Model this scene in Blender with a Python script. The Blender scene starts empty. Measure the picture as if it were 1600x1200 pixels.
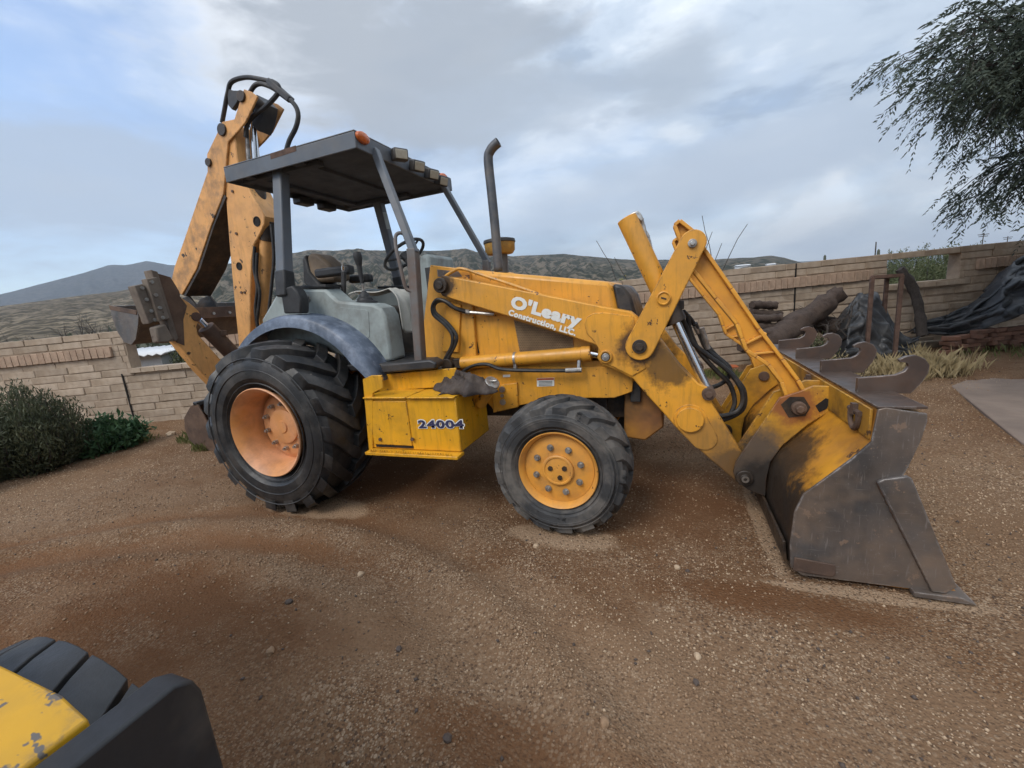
import bpy, bmesh, math, random
import numpy as np
from mathutils import Vector, Matrix
random.seed(7); np.random.seed(7)
S = bpy.context.scene
COL = S.collection
rad = math.radians
# ------------------------------------------------------------------ camera
# frame of the place: the backhoe loader stands along +X, its right-hand side looks to -Y, metres
CAM = Vector((2.7616, -3.1585, 1.4106)); FPX = 651.13
RX = Vector((0.934877, 0.343901, -0.087967)); RD = Vector((-0.014774, -0.209903, -0.977611)); RF = Vector((-0.354665, 0.915245, -0.191153))
cam = bpy.data.cameras.new('camera'); camo = bpy.data.objects.new('camera', cam); COL.objects.link(camo)
rx = RX.normalized(); rf = (RF - rx*RF.dot(rx)).normalized(); rd = rf.cross(rx)
camo.matrix_world = Matrix(((rx.x, -rd.x, -rf.x, CAM.x), (rx.y, -rd.y, -rf.y, CAM.y), (rx.z, -rd.z, -rf.z, CAM.z), (0, 0, 0, 1)))
cam.sensor_width = 36; cam.lens = FPX/1600*36; cam.clip_start = .02; cam.clip_end = 20000
S.camera = camo
# ------------------------------------------------------------------ sky, sun, exposure
SUN_EL, SUN_AZ = 46, 248            # degrees; azimuth measured from +X towards +Y
world = bpy.data.worlds.new('World'); S.world = world; world.use_nodes = True
def build_world():
    nt = world.node_tree; N = nt.nodes; L = nt.links; N.clear()
    out = N.new('ShaderNodeOutputWorld'); bg = N.new('ShaderNodeBackground'); bg.inputs['Strength'].default_value = .1
    sky = N.new('ShaderNodeTexSky'); sky.sky_type = 'NISHITA'; sky.sun_disc = False
    sky.sun_elevation = rad(SUN_EL); sky.sun_rotation = rad(90-SUN_AZ); sky.altitude = 800; sky.dust_density = 1.5
    tc = N.new('ShaderNodeTexCoord')
    sep = N.new('ShaderNodeSeparateXYZ'); L.new(tc.outputs['Generated'], sep.inputs[0])
    def math_(op, a, b=None, clamp=False):
        m = N.new('ShaderNodeMath'); m.operation = op; m.use_clamp = clamp
        for i, q in enumerate((a, b)):
            if q is None: continue
            if isinstance(q, (int, float)): m.inputs[i].default_value = q
            else: L.new(q, m.inputs[i])
        return m.outputs[0]
    zz = math_('ADD', math_('MAXIMUM', sep.outputs[2], 0.0), .22)
    comb = N.new('ShaderNodeCombineXYZ')
    L.new(math_('DIVIDE', sep.outputs[0], zz), comb.inputs[0]); L.new(math_('DIVIDE', sep.outputs[1], zz), comb.inputs[1])
    def noise(scale, detail, rough, off, dist=0.0, stretch=None):
        mp = N.new('ShaderNodeMapping'); L.new(comb.outputs[0], mp.inputs[0]); mp.inputs['Location'].default_value = off
        if stretch: mp.inputs['Scale'].default_value = stretch; mp.inputs['Rotation'].default_value = (0, 0, rad(25))
        n = N.new('ShaderNodeTexNoise'); n.inputs['Scale'].default_value = scale; n.inputs['Detail'].default_value = detail
        n.inputs['Roughness'].default_value = rough; n.inputs['Distortion'].default_value = dist
        L.new(mp.outputs[0], n.inputs['Vector']); return n.outputs['Fac']
    def ramp(v, stops):
        r = N.new('ShaderNodeValToRGB'); L.new(v, r.inputs[0]); r.color_ramp.interpolation = 'EASE'
        while len(r.color_ramp.elements) > 1: r.color_ramp.elements.remove(r.color_ramp.elements[-1])
        for i, (p, c) in enumerate(stops):
            e = r.color_ramp.elements[0] if i == 0 else r.color_ramp.elements.new(p)
            e.position = p; e.color = (c[0], c[1], c[2], 1)
        return r.outputs[0]
    # cloud deck: heavy everywhere, thinner towards the left of the view (direction -X)
    def noise3(scale, det, ro, off, dist, zs=2.3):
        mp = N.new('ShaderNodeMapping'); L.new(tc.outputs['Generated'], mp.inputs[0]); mp.inputs['Location'].default_value = off; mp.inputs['Scale'].default_value = (1, 1, zs)
        n = N.new('ShaderNodeTexNoise'); n.inputs['Scale'].default_value = scale; n.inputs['Detail'].default_value = det; n.inputs['Roughness'].default_value = ro; n.inputs['Distortion'].default_value = dist
        L.new(mp.outputs[0], n.inputs['Vector']); return n.outputs['Fac']
    n1 = noise3(1.7, 5, .55, (3.1, .7, .4), .2); n2 = noise3(4.5, 6, .58, (7.3, 2.1, 0), .25, 3.2)
    thin = math_('MULTIPLY', sep.outputs[0], .34)
    cov = math_('ADD', math_('ADD', math_('MULTIPLY', n1, .70), math_('MULTIPLY', n2, .40)), thin)
    cover = ramp(cov, [(.20, (.12, .12, .12)), (.42, (.72, .72, .72)), (.62, (.97, .97, .97))])
    n3 = noise3(2.6, 6, .58, (1.2, 5.4, 2.2), .3, 2.6)
    shade = ramp(n3, [(.36, (3.3, 4.05, 5.1)), (.45, (4.8, 5.6, 6.6)), (.54, (6.3, 6.95, 7.7)), (.64, (8.4, 8.8, 9.2))])
    # a few denser grey cumulus banks standing in the deck
    def bank(px, py, rx_, rz_, col, amt, soft=.45):
        d = (Vector((0.934877, 0.343901, -0.087967))*((px-800)/FPX)+Vector((-0.014774, -0.209903, -0.977611))*((py-600)/FPX)+Vector((-0.354665, 0.915245, -0.191153))).normalized()
        sb = N.new('ShaderNodeVectorMath'); sb.operation = 'SUBTRACT'; L.new(tc.outputs['Generated'], sb.inputs[0]); sb.inputs[1].default_value = d
        ml = N.new('ShaderNodeVectorMath'); ml.operation = 'MULTIPLY'; L.new(sb.outputs[0], ml.inputs[0]); ml.inputs[1].default_value = (1/rx_, 1/rx_, 1/rz_)
        le = N.new('ShaderNodeVectorMath'); le.operation = 'LENGTH'; L.new(ml.outputs[0], le.inputs[0])
        q = math_('ADD', le.outputs['Value'], math_('MULTIPLY', math_('SUBTRACT', n2, .5), 2.6))
        mr = N.new('ShaderNodeMapRange'); mr.interpolation_type = 'SMOOTHSTEP'; mr.inputs[1].default_value = 1.0+soft; mr.inputs[2].default_value = 1.0-soft; mr.inputs[3].default_value = 0; mr.inputs[4].default_value = amt; L.new(q, mr.inputs[0])
        return mr.outputs[0], col
    banks = [bank(470, 45, .17, .13, (8.2, 8.4, 8.6), .8), bank(650, 110, .26, .15, (3.3, 3.7, 4.25), .9), bank(830, 175, .20, .07, (3.7, 4.3, 5.1), .75), bank(1050, 130, .07, .05, (3.6, 4.2, 5.0), .85, .6),
             bank(140, 300, .30, .09, (3.8, 4.5, 5.5), .8), bank(1230, 235, .25, .05, (4.0, 4.7, 5.7), .75), bank(1000, 300, .3, .05, (4.2, 4.9, 5.9), .65)]
    # an overcast sky is brighter towards the zenith
    up = math_('ADD', math_('MULTIPLY', math_('MAXIMUM', sep.outputs[2], 0.0), .75), .74)
    sc_ = N.new('ShaderNodeVectorMath'); sc_.operation = 'SCALE'; L.new(shade, sc_.inputs[0]); L.new(up, sc_.inputs['Scale'])
    blue = N.new('ShaderNodeVectorMath'); blue.operation = 'SCALE'; L.new(sky.outputs[0], blue.inputs[0]); blue.inputs['Scale'].default_value = 2.1
    mx = N.new('ShaderNodeMix'); mx.data_type = 'RGBA'
    L.new(cover, mx.inputs[0]); L.new(blue.outputs[0], mx.inputs[6]); L.new(sc_.outputs[0], mx.inputs[7])
    out_c = mx.outputs[2]
    for fac, c in banks:
        m2 = N.new('ShaderNodeMix'); m2.data_type = 'RGBA'; L.new(fac, m2.inputs[0]); L.new(out_c, m2.inputs[6]); m2.inputs[7].default_value = (*c, 1); out_c = m2.outputs[2]
    L.new(out_c, bg.inputs['Color']); L.new(bg.outputs[0], out.inputs[0])
build_world()
sun = bpy.data.lights.new('sun', 'SUN'); sun.energy = 1.5; sun.angle = rad(25); sun.color = (1, .95, .87)
suno = bpy.data.objects.new('sun', sun); COL.objects.link(suno)
sd = Vector((math.cos(rad(SUN_EL))*math.cos(rad(SUN_AZ)), math.cos(rad(SUN_EL))*math.sin(rad(SUN_AZ)), math.sin(rad(SUN_EL))))
suno.rotation_euler = (-sd).to_track_quat('-Z', 'Y').to_euler(); suno.location = sd*30
vs = S.view_settings; vs.view_transform = 'Standard'; vs.look = 'None'; vs.exposure = 0.42; vs.gamma = 1.0
S.cycles.max_bounces = 4; S.cycles.diffuse_bounces = 2; S.cycles.glossy_bounces = 2; S.cycles.transparent_max_bounces = 6

# ------------------------------------------------------------------ survey helpers: a sighted point on a plane of the place
def ray(x, y): return rx*((x-800)/FPX) + rd*((y-600)/FPX) + rf
def P(x, y, Y): d = ray(x, y); return CAM + d*((Y-CAM.y)/d.y)
def PX(x, y, X): d = ray(x, y); return CAM + d*((X-CAM.x)/d.x)
def PZ(x, y, Z): d = ray(x, y); return CAM + d*((Z-CAM.z)/d.z)
def XZ(pts, Y): return [(P(x, y, Y).x, P(x, y, Y).z) for x, y in pts]
def YZ(pts, X): return [(PX(x, y, X).y, PX(x, y, X).z) for x, y in pts]
# ------------------------------------------------------------------ mesh helpers
class MB:
    def __init__(s): s.v = []; s.f = []
    def add(s, vs, fs):
        o = len(s.v); s.v += [tuple(q) for q in vs]; s.f += [tuple(i+o for i in q) for q in fs]; return s
    def box(s, c, d, M=None):
        hx, hy, hz = d[0]/2, d[1]/2, d[2]/2; c = Vector(c)
        vs = [Vector((a*hx, b*hy, e*hz)) for e in (-1, 1) for b in (-1, 1) for a in (-1, 1)]
        vs = [(M @ q if M else q) + c for q in vs]
        return s.add(vs, [(0, 2, 3, 1), (4, 5, 7, 6), (0, 1, 5, 4), (2, 6, 7, 3), (0, 4, 6, 2), (1, 3, 7, 5)])
    def prism(s, prof, a, b, axis='y'):           # prof: (x,z) along y, or (y,z) along x, or (x,y) along z
        n = len(prof)
        area = sum(prof[i][0]*prof[(i+1) % n][1]-prof[(i+1) % n][0]*prof[i][1] for i in range(n))
        if area < 0: prof = prof[::-1]
        f = {'y': lambda p, t: (p[0], t, p[1]), 'x': lambda p, t: (t, p[0], p[1]), 'z': lambda p, t: (p[0], p[1], t)}[axis]
        vs = [f(p, a) for p in prof] + [f(p, b) for p in prof]
        fs = [tuple(range(n))[::-1], tuple(range(n, 2*n))] + [(i, (i+1) % n, n+(i+1) % n, n+i) for i in range(n)]
        if (axis == 'y') == (b > a): fs = [q[::-1] for q in fs]
        return s.add(vs, fs)
    def beam(s, p, q, w, h, up=(0, 0, 1)):
        p = Vector(p); q = Vector(q); d = (q-p).normalized(); u = Vector(up)
        side = d.cross(u).normalized(); u = side.cross(d).normalized()
        vs = [e + side*(a*w/2) + u*(b*h/2) for e in (p, q) for a, b in ((-1, -1), (1, -1), (1, 1), (-1, 1))]
        return s.add(vs, [(0, 1, 2, 3), (7, 6, 5, 4), (0, 4, 5, 1), (1, 5, 6, 2), (2, 6, 7, 3), (3, 7, 4, 0)])
    def tube(s, pts, r, n=10, cap=True):
        pts = [Vector(q) for q in pts]; m = len(pts); rr = r if isinstance(r, (list, tuple)) else [r]*m
        vs = []; d0 = (pts[1]-pts[0]).normalized(); u = d0.orthogonal().normalized()
        for i, q in enumerate(pts):
            d = (pts[min(i+1, m-1)]-pts[max(i-1, 0)]).normalized()
            u = (u-d*u.dot(d)).normalized(); w = d.cross(u)
            vs += [q + (u*math.cos(2*math.pi*k/n)+w*math.sin(2*math.pi*k/n))*rr[i] for k in range(n)]
        fs = [(i*n+k, i*n+(k+1) % n, (i+1)*n+(k+1) % n, (i+1)*n+k) for i in range(m-1) for k in range(n)]
        if cap: fs += [tuple(range(n))[::-1], tuple(range((m-1)*n, m*n))]
        return s.add(vs, fs)
    def cyl(s, p, q, r, n=20, r2=None): return s.tube([p, q], [r, r2 if r2 is not None else r], n)
    def lathe(s, prof, o, axis, n=48):            # prof (r, t) along axis from o
        o = Vector(o); a = Vector(axis).normalized(); u = a.orthogonal().normalized(); w = a.cross(u); m = len(prof)
        vs = [o + a*t + (u*math.cos(2*math.pi*k/n)+w*math.sin(2*math.pi*k/n))*r for r, t in prof for k in range(n)]
        fs = [(i*n+k, i*n+(k+1) % n, (i+1)*n+(k+1) % n, (i+1)*n+k) for i in range(m-1) for k in range(n)]
        return s.add(vs, fs)
def smooth_path(pts, k=6):
    pts = [Vector(q) for q in pts]; o = []
    for i in range(len(pts)-1):
        a = pts[max(i-1, 0)]; b = pts[i]; c = pts[i+1]; d = pts[min(i+2, len(pts)-1)]
        for j in range(k):
            t = j/k; o.append(.5*((2*b)+(c-a)*t+(2*a-5*b+4*c-d)*t*t+(3*b-3*c+d-a)*t**3))
    return o+[pts[-1]]
def capsule(p, q, r0, r1, n=10):
    p = Vector(p); q = Vector(q); d = q-p; a0 = math.atan2(d.y, d.x); o = []
    for i in range(n+1): a = a0+math.pi/2+math.pi*i/n; o.append((p.x+r0*math.cos(a), p.y+r0*math.sin(a)))
    for i in range(n+1): a = a0-math.pi/2+math.pi*i/n; o.append((q.x+r1*math.cos(a), q.y+r1*math.sin(a)))
    return o
def mesh_obj(name, mb, mat, parent=None, bevel=0, ang=35, fix=True):
    me = bpy.data.meshes.new(name); me.from_pydata([tuple(q) for q in mb.v], [], mb.f)
    if fix:
        bm = bmesh.new(); bm.from_mesh(me); bmesh.ops.recalc_face_normals(bm, faces=bm.faces); bm.to_mesh(me); bm.free()
    me.materials.append(M[mat] if isinstance(mat, str) else mat)
    me.shade_smooth(); me.set_sharp_from_angle(angle=rad(ang))
    o = bpy.data.objects.new(name, me); COL.objects.link(o)
    if parent: o.parent = parent
    if bevel:
        b = o.modifiers.new('bevel', 'BEVEL'); b.width = bevel; b.segments = 2; b.limit_method = 'ANGLE'; b.angle_limit = rad(40)
    return o
def np_obj(name, V, F, mat, parent=None, smooth=False):
    me = bpy.data.meshes.new(name); V = np.asarray(V, np.float32); F = np.asarray(F, np.int32); k = F.shape[1]
    me.vertices.add(len(V)); me.vertices.foreach_set('co', V.ravel())
    me.loops.add(F.size); me.loops.foreach_set('vertex_index', F.ravel())
    me.polygons.add(len(F)); me.polygons.foreach_set('loop_start', np.arange(len(F), dtype=np.int32)*k)
    me.update(calc_edges=True); me.validate()
    if smooth: me.shade_smooth()
    me.materials.append(M[mat]); o = bpy.data.objects.new(name, me); COL.objects.link(o)
    if parent: o.parent = parent
    return o
def tag(o, label, cat, group=None):
    o['label'] = label; o['category'] = cat
    if group: o['group'] = group
    return o
def struct(o): o['kind'] = 'structure'; return o
def stuff(o, label=None, cat=None):
    o['kind'] = 'stuff'
    if label: o['label'] = label; o['category'] = cat
    return o
def empty(name, loc=(0, 0, 0)):
    o = bpy.data.objects.new(name, None); COL.objects.link(o); o.location = loc; o.empty_display_size = .1; return o
def twin(o, parent=None):                          # the same piece on the machine's other side
    c = o.copy(); COL.objects.link(c); c.scale = (1, -1, 1); c.parent = parent if parent else o.parent
    for ch in o.children:
        k = ch.copy(); COL.objects.link(k); k.parent = c
    return c

# ------------------------------------------------------------------ materials
M = {}
def mat(name, base, rough=.6, metal=0.0, var=.2, vscale=5, tint=None, chips=None, dirt=None, streak=None, bump=(.15, 60), edge=None, rnd=0.0, spec=.5, detail=6, spots=(), scratch=None):
    m = bpy.data.materials.new(name); M[name] = m; m.use_nodes = True
    nt = m.node_tree; N = nt.nodes; L = nt.links; b = N['Principled BSDF']
    tc = N.new('ShaderNodeTexCoord').outputs['Object']
    def noise(scale, det=6, ro=.6, sc3=None, off=0):
        mp = N.new('ShaderNodeMapping'); L.new(tc, mp.inputs[0]); mp.inputs['Location'].default_value = (off, off*1.7, off*.6)
        if sc3: mp.inputs['Scale'].default_value = sc3
        n = N.new('ShaderNodeTexNoise'); n.inputs['Scale'].default_value = scale; n.inputs['Detail'].default_value = min(det, 4); n.inputs['Roughness'].default_value = ro
        L.new(mp.outputs[0], n.inputs['Vector']); return n.outputs['Fac']
    def rng(v, a, b_, lo=0.0, hi=1.0):
        r = N.new('ShaderNodeMapRange'); r.inputs[1].default_value = a; r.inputs[2].default_value = b_; r.inputs[3].default_value = lo; r.inputs[4].default_value = hi
        L.new(v, r.inputs[0]); return r.outputs[0]
    def mix(fac, a, c):
        x = N.new('ShaderNodeMix'); x.data_type = 'RGBA'
        if isinstance(fac, (int, float)): x.inputs[0].default_value = fac
        else: L.new(fac, x.inputs[0])
        for i, q in ((6, a), (7, c)):
            if isinstance(q, tuple): x.inputs[i].default_value = (q[0], q[1], q[2], 1)
            else: L.new(q, x.inputs[i])
        return x.outputs[2]
    def mul(a, c):
        x = N.new('ShaderNodeMath'); x.operation = 'MULTIPLY'; L.new(a, x.inputs[0])
        if isinstance(c, (int, float)): x.inputs[1].default_value = c
        else: L.new(c, x.inputs[1])
        return x.outputs[0]
    lo = tuple(c*(1-var) for c in base); hi = tuple(min(1, c*(1+var)) for c in base)
    col = mix(rng(noise(vscale, detail), .3, .7), lo, hi)
    if tint: col = mix(rng(noise(vscale*.45, 4, .6, None, 3.3), .42, .68), col, tint)
    rough_v = None
    if streak:
        col = mix(mul(rng(noise(streak[2], 5, .65, (1, 1, .12), 5.1), .5, .75), streak[1]), col, streak[0])
    if dirt:
        dm = mul(rng(noise(dirt[2], 8, .68, None, 8.8), .46, .66), dirt[1]); col = mix(dm, col, dirt[0])
    if chips:
        cm = rng(noise(chips[2], 7, .7, None, 13.0), chips[1], chips[1]+.025)
        col = mix(cm, col, chips[0])
    if scratch:
        for k_, sc3 in enumerate(((3, 3, 70), (60, 60, 5), (40, 9, 34))):
            col = mix(mul(rng(noise(scratch[1], 4, .6, sc3, 6.0+k_), .62, .70), scratch[2]), col, scratch[0])
    for (cx, cy, cz), sr, sc, sa in spots:              # stains round greased joints, ragged outline
        dv = N.new('ShaderNodeVectorMath'); dv.operation = 'DISTANCE'; L.new(tc, dv.inputs[0]); dv.inputs[1].default_value = (cx, cy, cz)
        ad = N.new('ShaderNodeMath'); ad.operation = 'MULTIPLY_ADD'; L.new(noise(14, 7, .7, None, 1.5+cx), ad.inputs[0]); ad.inputs[1].default_value = -1.1*sr; L.new(dv.outputs['Value'], ad.inputs[2])
        col = mix(mul(rng(ad.outputs[0], .55*sr, .15*sr), sa), col, sc)
    if edge:
        bv = N.new('ShaderNodeBevel'); bv.samples = 4; bv.inputs['Radius'].default_value = edge[1]
        g = N.new('ShaderNodeNewGeometry'); d = N.new('ShaderNodeVectorMath'); d.operation = 'DOT_PRODUCT'
        L.new(bv.outputs[0], d.inputs[0]); L.new(g.outputs['Normal'], d.inputs[1])
        e = mul(rng(d.outputs['Value'], .995, .90), rng(noise(22, 6, .7, None, 2.0), .46, .60)); col = mix(e, col, edge[0])
    if rnd:
        oi = N.new('ShaderNodeObjectInfo'); h = N.new('ShaderNodeHueSaturation'); L.new(col, h.inputs['Color'])
        L.new(rng(oi.outputs['Random'], 0, 1, 1-rnd, 1+rnd), h.inputs['Value']); col = h.outputs[0]
    L.new(col, b.inputs['Base Color'])
    L.new(rng(noise(vscale*3, 5, .6, None, 4.0), .3, .7, max(0, rough-.12), min(1, rough+.12)), b.inputs['Roughness'])
    b.inputs['Metallic'].default_value = metal; b.inputs['Specular IOR Level'].default_value = spec
    if bump:
        bp = N.new('ShaderNodeBump'); bp.inputs['Strength'].default_value = bump[0]; bp.inputs['Distance'].default_value = .01
        L.new(noise(bump[1], 6, .7), bp.inputs['Height']); L.new(bp.outputs[0], b.inputs['Normal'])
    return m
RUST = (.085, .042, .022); GRIME = (.045, .03, .02); DUST = (.27, .19, .13)
mat('yellow_paint', (.72, .325, .030), .42, var=.12, vscale=3.5, tint=(.66, .31, .045), dirt=(.0 and DUST or (.30, .17, .05), .32, 4), streak=((.33, .17, .03), .60, 30), chips=(RUST, .645, 17), edge=(RUST, .012), bump=(.06, 40))
mat('orange_paint', (.70, .35, .115), .55, var=.12, vscale=3, tint=(.70, .36, .12), dirt=((.28, .15, .07), .32, 5), streak=((.36, .19, .06), .60, 30), chips=(GRIME, .64, 14), edge=(RUST, .014), bump=(.06, 40))
mat('scraped_paint', (.68, .34, .11), .55, var=.15, vscale=4, dirt=((.22, .13, .07), .7, 6), streak=((.16, .10, .06), .4, 9), chips=(GRIME, .63, 7), edge=(RUST, .014), bump=(.08, 40))
mat('bright_yellow', (.77, .375, .020), .38, var=.12, vscale=4, tint=(.66, .33, .015), dirt=((.34, .19, .03), .32, 6), streak=((.32, .16, .02), .60, 30), chips=(RUST, .64, 18), edge=(RUST, .012), bump=(.06, 40))
mat('link_orange', (.72, .33, .035), .5, var=.10, vscale=4, dirt=((.38, .17, .05), .4, 5), chips=(RUST, .72, 10), edge=((.3, .12, .05), .01), bump=(.06, 40))
mat('bucket_yellow', (.50, .25, .02), .55, var=.25, vscale=4, tint=(.22, .10, .03), dirt=((.06, .035, .02), .85, 3.2), streak=((.22, .09, .03), .6, 8), chips=(RUST, .62, 8), edge=(RUST, .015), bump=(.12, 40))
mat('bucket_back', (.45, .20, .022), .6, var=.3, vscale=3, tint=(.23, .10, .04), dirt=((.05, .03, .02), .8, 2.2), streak=((.20, .085, .03), .8, 5), chips=(RUST, .66, 8), bump=(.12, 40))
mat('rim_orange', (.72, .36, .19), .55, var=.12, vscale=5, tint=(.64, .28, .08), dirt=((.33, .16, .08), .5, 6), chips=(RUST, .73, 14), bump=(.05, 40))
mat('dusty_steel', (.155, .125, .10), .8, .1, var=.3, vscale=7, tint=(.21, .165, .125), dirt=((.09, .06, .045), .6, 6), chips=((.07, .045, .03), .64, 12), bump=(.25, 50))
mat('rubber_worn', (.026, .026, .027), .55, var=.3, vscale=6, dirt=((.085, .078, .07), .5, 5), chips=((.10, .09, .08), .70, 25), bump=(.2, 60))
mat('rim_front', (.72, .33, .055), .5, var=.12, vscale=5, tint=(.66, .30, .06), dirt=((.40, .20, .07), .5, 7), chips=(RUST, .665, 20), bump=(.05, 40))
mat('stack_steel', (.075, .082, .095), .5, .3, var=.3, vscale=6, tint=(.12, .12, .125), dirt=((.20, .17, .14), .5, 5), bump=(.1, 60))
mat('dull_yellow', (.42, .24, .05), .6, var=.2, vscale=8, dirt=((.12, .08, .04), .6, 9), bump=(.1, 60))
mat('worn_steel', (.10, .094, .092), .42, .35, var=.45, vscale=3.5, tint=(.175, .13, .10), dirt=((.25, .18, .13), .75, 2.2), streak=((.045, .04, .038), .6, 7), chips=((.24, .17, .125), .64, 11), scratch=((.27, .24, .22), 2.0, .45), bump=(.16, 18), edge=((.34, .31, .29), .012))
mat('cut_steel', (.115, .085, .07), .42, .45, var=.3, vscale=4, tint=(.075, .055, .048), dirt=((.16, .09, .06), .5, 5), bump=(.06, 50), edge=((.38, .35, .32), .006))
mat('rusty_steel', (.11, .065, .042), .75, .1, var=.35, vscale=6, tint=(.07, .045, .035), dirt=((.19, .12, .08), .6, 5), bump=(.2, 60))
mat('dark_grease', (.028, .020, .015), .5, 0, var=.4, vscale=12, dirt=((.10, .06, .03), .5, 12), bump=(.3, 60))
mat('grey_paint', (.105, .12, .14), .5, var=.15, vscale=4, dirt=((.16, .14, .12), .35, 4), chips=(RUST, .73, 9), edge=((.2, .16, .13), .008), bump=(.05, 50))
mat('black_paint', (.024, .024, .026), .5, var=.3, vscale=5, dirt=((.09, .075, .06), .55, 5), chips=((.10, .08, .065), .70, 18), bump=(.06, 50))
mat('canopy_lining', (.07, .08, .098), .85, var=.3, vscale=4, bump=(.2, 40))
mat('worn_post', (.125, .12, .118), .55, .2, var=.3, vscale=5, tint=(.17, .15, .135), dirt=((.16, .08, .045), .6, 5), chips=(RUST, .68, 9), bump=(.1, 50))
mat('fender_plastic', (.05, .066, .095), .45, var=.35, vscale=4, tint=(.15, .185, .25), dirt=((.24, .28, .35), .6, 9), streak=((.17, .20, .26), .4, 14), bump=(.1, 60))
mat('console_grey', (.33, .375, .365), .6, var=.14, vscale=4, tint=(.26, .29, .28), dirt=((.13, .12, .105), .55, 4), streak=((.15, .15, .14), .4, 8), bump=(.08, 60))
mat('rubber', (.014, .0143, .0155), .48, var=.35, vscale=5, dirt=((.095, .085, .075), .6, 3.4), chips=((.15, .135, .12), .69, 6), bump=(.25, 45))
mat('rubber_dusty', (.036, .036, .037), .72, var=.35, vscale=4, dirt=((.17, .15, .13), .75, 4), chips=((.008, .008, .008), .66, 8), bump=(.25, 45))
mat('hose', (.016, .016, .017), .5, var=.3, vscale=12, dirt=((.09, .07, .05), .5, 9), bump=(.1, 80))
mat('chrome', (.72, .73, .75), .14, 1.0, var=.08, vscale=8, bump=None)
mat('zinc', (.42, .41, .39), .4, .7, var=.3, vscale=20, dirt=((.16, .10, .06), .6, 16), bump=(.1, 80))
mat('seat_vinyl', (.19, .135, .085), .7, var=.25, vscale=8, tint=(.10, .075, .055), bump=(.15, 60))
mat('black_vinyl', (.022, .022, .023), .6, var=.3, vscale=8, bump=(.1, 60))
mat('towel_cloth', (.68, .65, .58), .9, var=.12, vscale=7, bump=(.3, 120))
mat('rag_cloth', (.055, .042, .036), .9, var=.4, vscale=10, dirt=((.12, .09, .07), .5, 9), bump=(.4, 90))
mat('amber_lens', (.55, .13, .03), .25, var=.15, vscale=20, bump=None)
mat('lamp_lens', (.40, .36, .28), .15, var=.12, vscale=30, bump=(.15, 150))
mat('white_print', (.74, .73, .68), .55, var=.05, vscale=12, chips=((.62, .31, .03), .66, 22), bump=None)
mat('navy_print', (.035, .035, .09), .5, var=.2, vscale=20, bump=None)
mat('red_print', (.45, .10, .04), .5, var=.2, vscale=20, bump=None)
mat('mesh_grille', (.23, .15, .08), .6, .3, var=.4, vscale=5, bump=(.2, 60))
mat('hole_dark', (.012, .010, .009), .9, var=.2, bump=None)
mat('loader_yellow', (.62, .325, .014), .42, var=.08, vscale=5, dirt=((.45, .25, .03), .5, 7), chips=((.13, .11, .095), .60, 15), edge=((.12, .1, .085), .03), bump=(.05, 40))
mat('wall_block', (.40, .31, .225), .92, var=.16, vscale=7, tint=(.43, .345, .265), dirt=((.28, .20, .14), .55, 5), rnd=.12, bump=(.5, 28))
mat('wall_band', (.42, .295, .21), .92, var=.2, vscale=9, tint=(.37, .25, .175), rnd=.10, bump=(.7, 30))
mat('mortar', (.33, .25, .18), .95, var=.15, vscale=9, bump=(.6, 60))
mat('soil', (.115, .066, .042), .95, var=.2, vscale=2)
mat('pebble', (.28, .175, .10), .85, var=.25, vscale=30, bump=(.2, 120))
mat('pebble_pale', (.46, .335, .22), .85, var=.2, vscale=30, bump=(.2, 120))
mat('pebble_dark', (.085, .062, .05), .8, var=.3, vscale=30, bump=(.2, 120))
mat('concrete', (.235, .175, .135), .9, var=.12, vscale=2.5, dirt=((.14, .10, .08), .5, 1.5), bump=(.35, 90))
mat('bark', (.055, .036, .027), .95, var=.4, vscale=14, tint=(.085, .06, .046), bump=(1.0, 35))
mat('bark_twig', (.05, .04, .034), .9, var=.3, vscale=20, bump=(.4, 60))
mat('tarp', (.030, .032, .036), .5, var=.35, vscale=5, dirt=((.09, .085, .08), .5, 4), bump=(.25, 30))
mat('red_brick', (.17, .085, .055), .92, var=.25, vscale=12, rnd=.3, bump=(.6, 50))
mat('rust_frame', (.105, .062, .045), .85, .1, var=.35, vscale=12, bump=(.3, 80))
mat('edging_stone', (.34, .27, .20), .92, var=.2, vscale=8, rnd=.2, bump=(.6, 40))
mat('shed_white', (.62, .62, .62), .6, var=.06, vscale=4, bump=None)
mat('shed_mark', (.07, .07, .07), .7, bump=None)
mat('orange_plastic', (.50, .13, .05), .6, var=.15, bump=None)
def leaf_mat(name, c1, c2, trans=.25):
    m = bpy.data.materials.new(name); M[name] = m; m.use_nodes = True; nt = m.node_tree; N = nt.nodes; L = nt.links; b = N['Principled BSDF']
    tc = N.new('ShaderNodeTexCoord'); n = N.new('ShaderNodeTexNoise'); n.inputs['Scale'].default_value = 7; n.inputs['Detail'].default_value = 6
    L.new(tc.outputs['Object'], n.inputs['Vector'])
    r = N.new('ShaderNodeValToRGB'); L.new(n.outputs['Fac'], r.inputs[0]); r.color_ramp.elements[0].position = .35; r.color_ramp.elements[1].position = .65
    r.color_ramp.elements[0].color = (*c1, 1); r.color_ramp.elements[1].color = (*c2, 1)
    L.new(r.outputs[0], b.inputs['Base Color']); b.inputs['Roughness'].default_value = .6; b.inputs['Specular IOR Level'].default_value = .3
    t = N.new('ShaderNodeBsdfTranslucent'); L.new(r.outputs[0], t.inputs[0]); mx = N.new('ShaderNodeMixShader'); mx.inputs[0].default_value = trans
    L.new(b.outputs[0], mx.inputs[1]); L.new(t.outputs[0], mx.inputs[2]); L.new(mx.outputs[0], N['Material Output'].inputs[0])
leaf_mat('leaf_tree', (.045, .062, .045), (.085, .10, .07))
leaf_mat('leaf_shrub', (.045, .056, .03), (.115, .12, .065))
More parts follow.
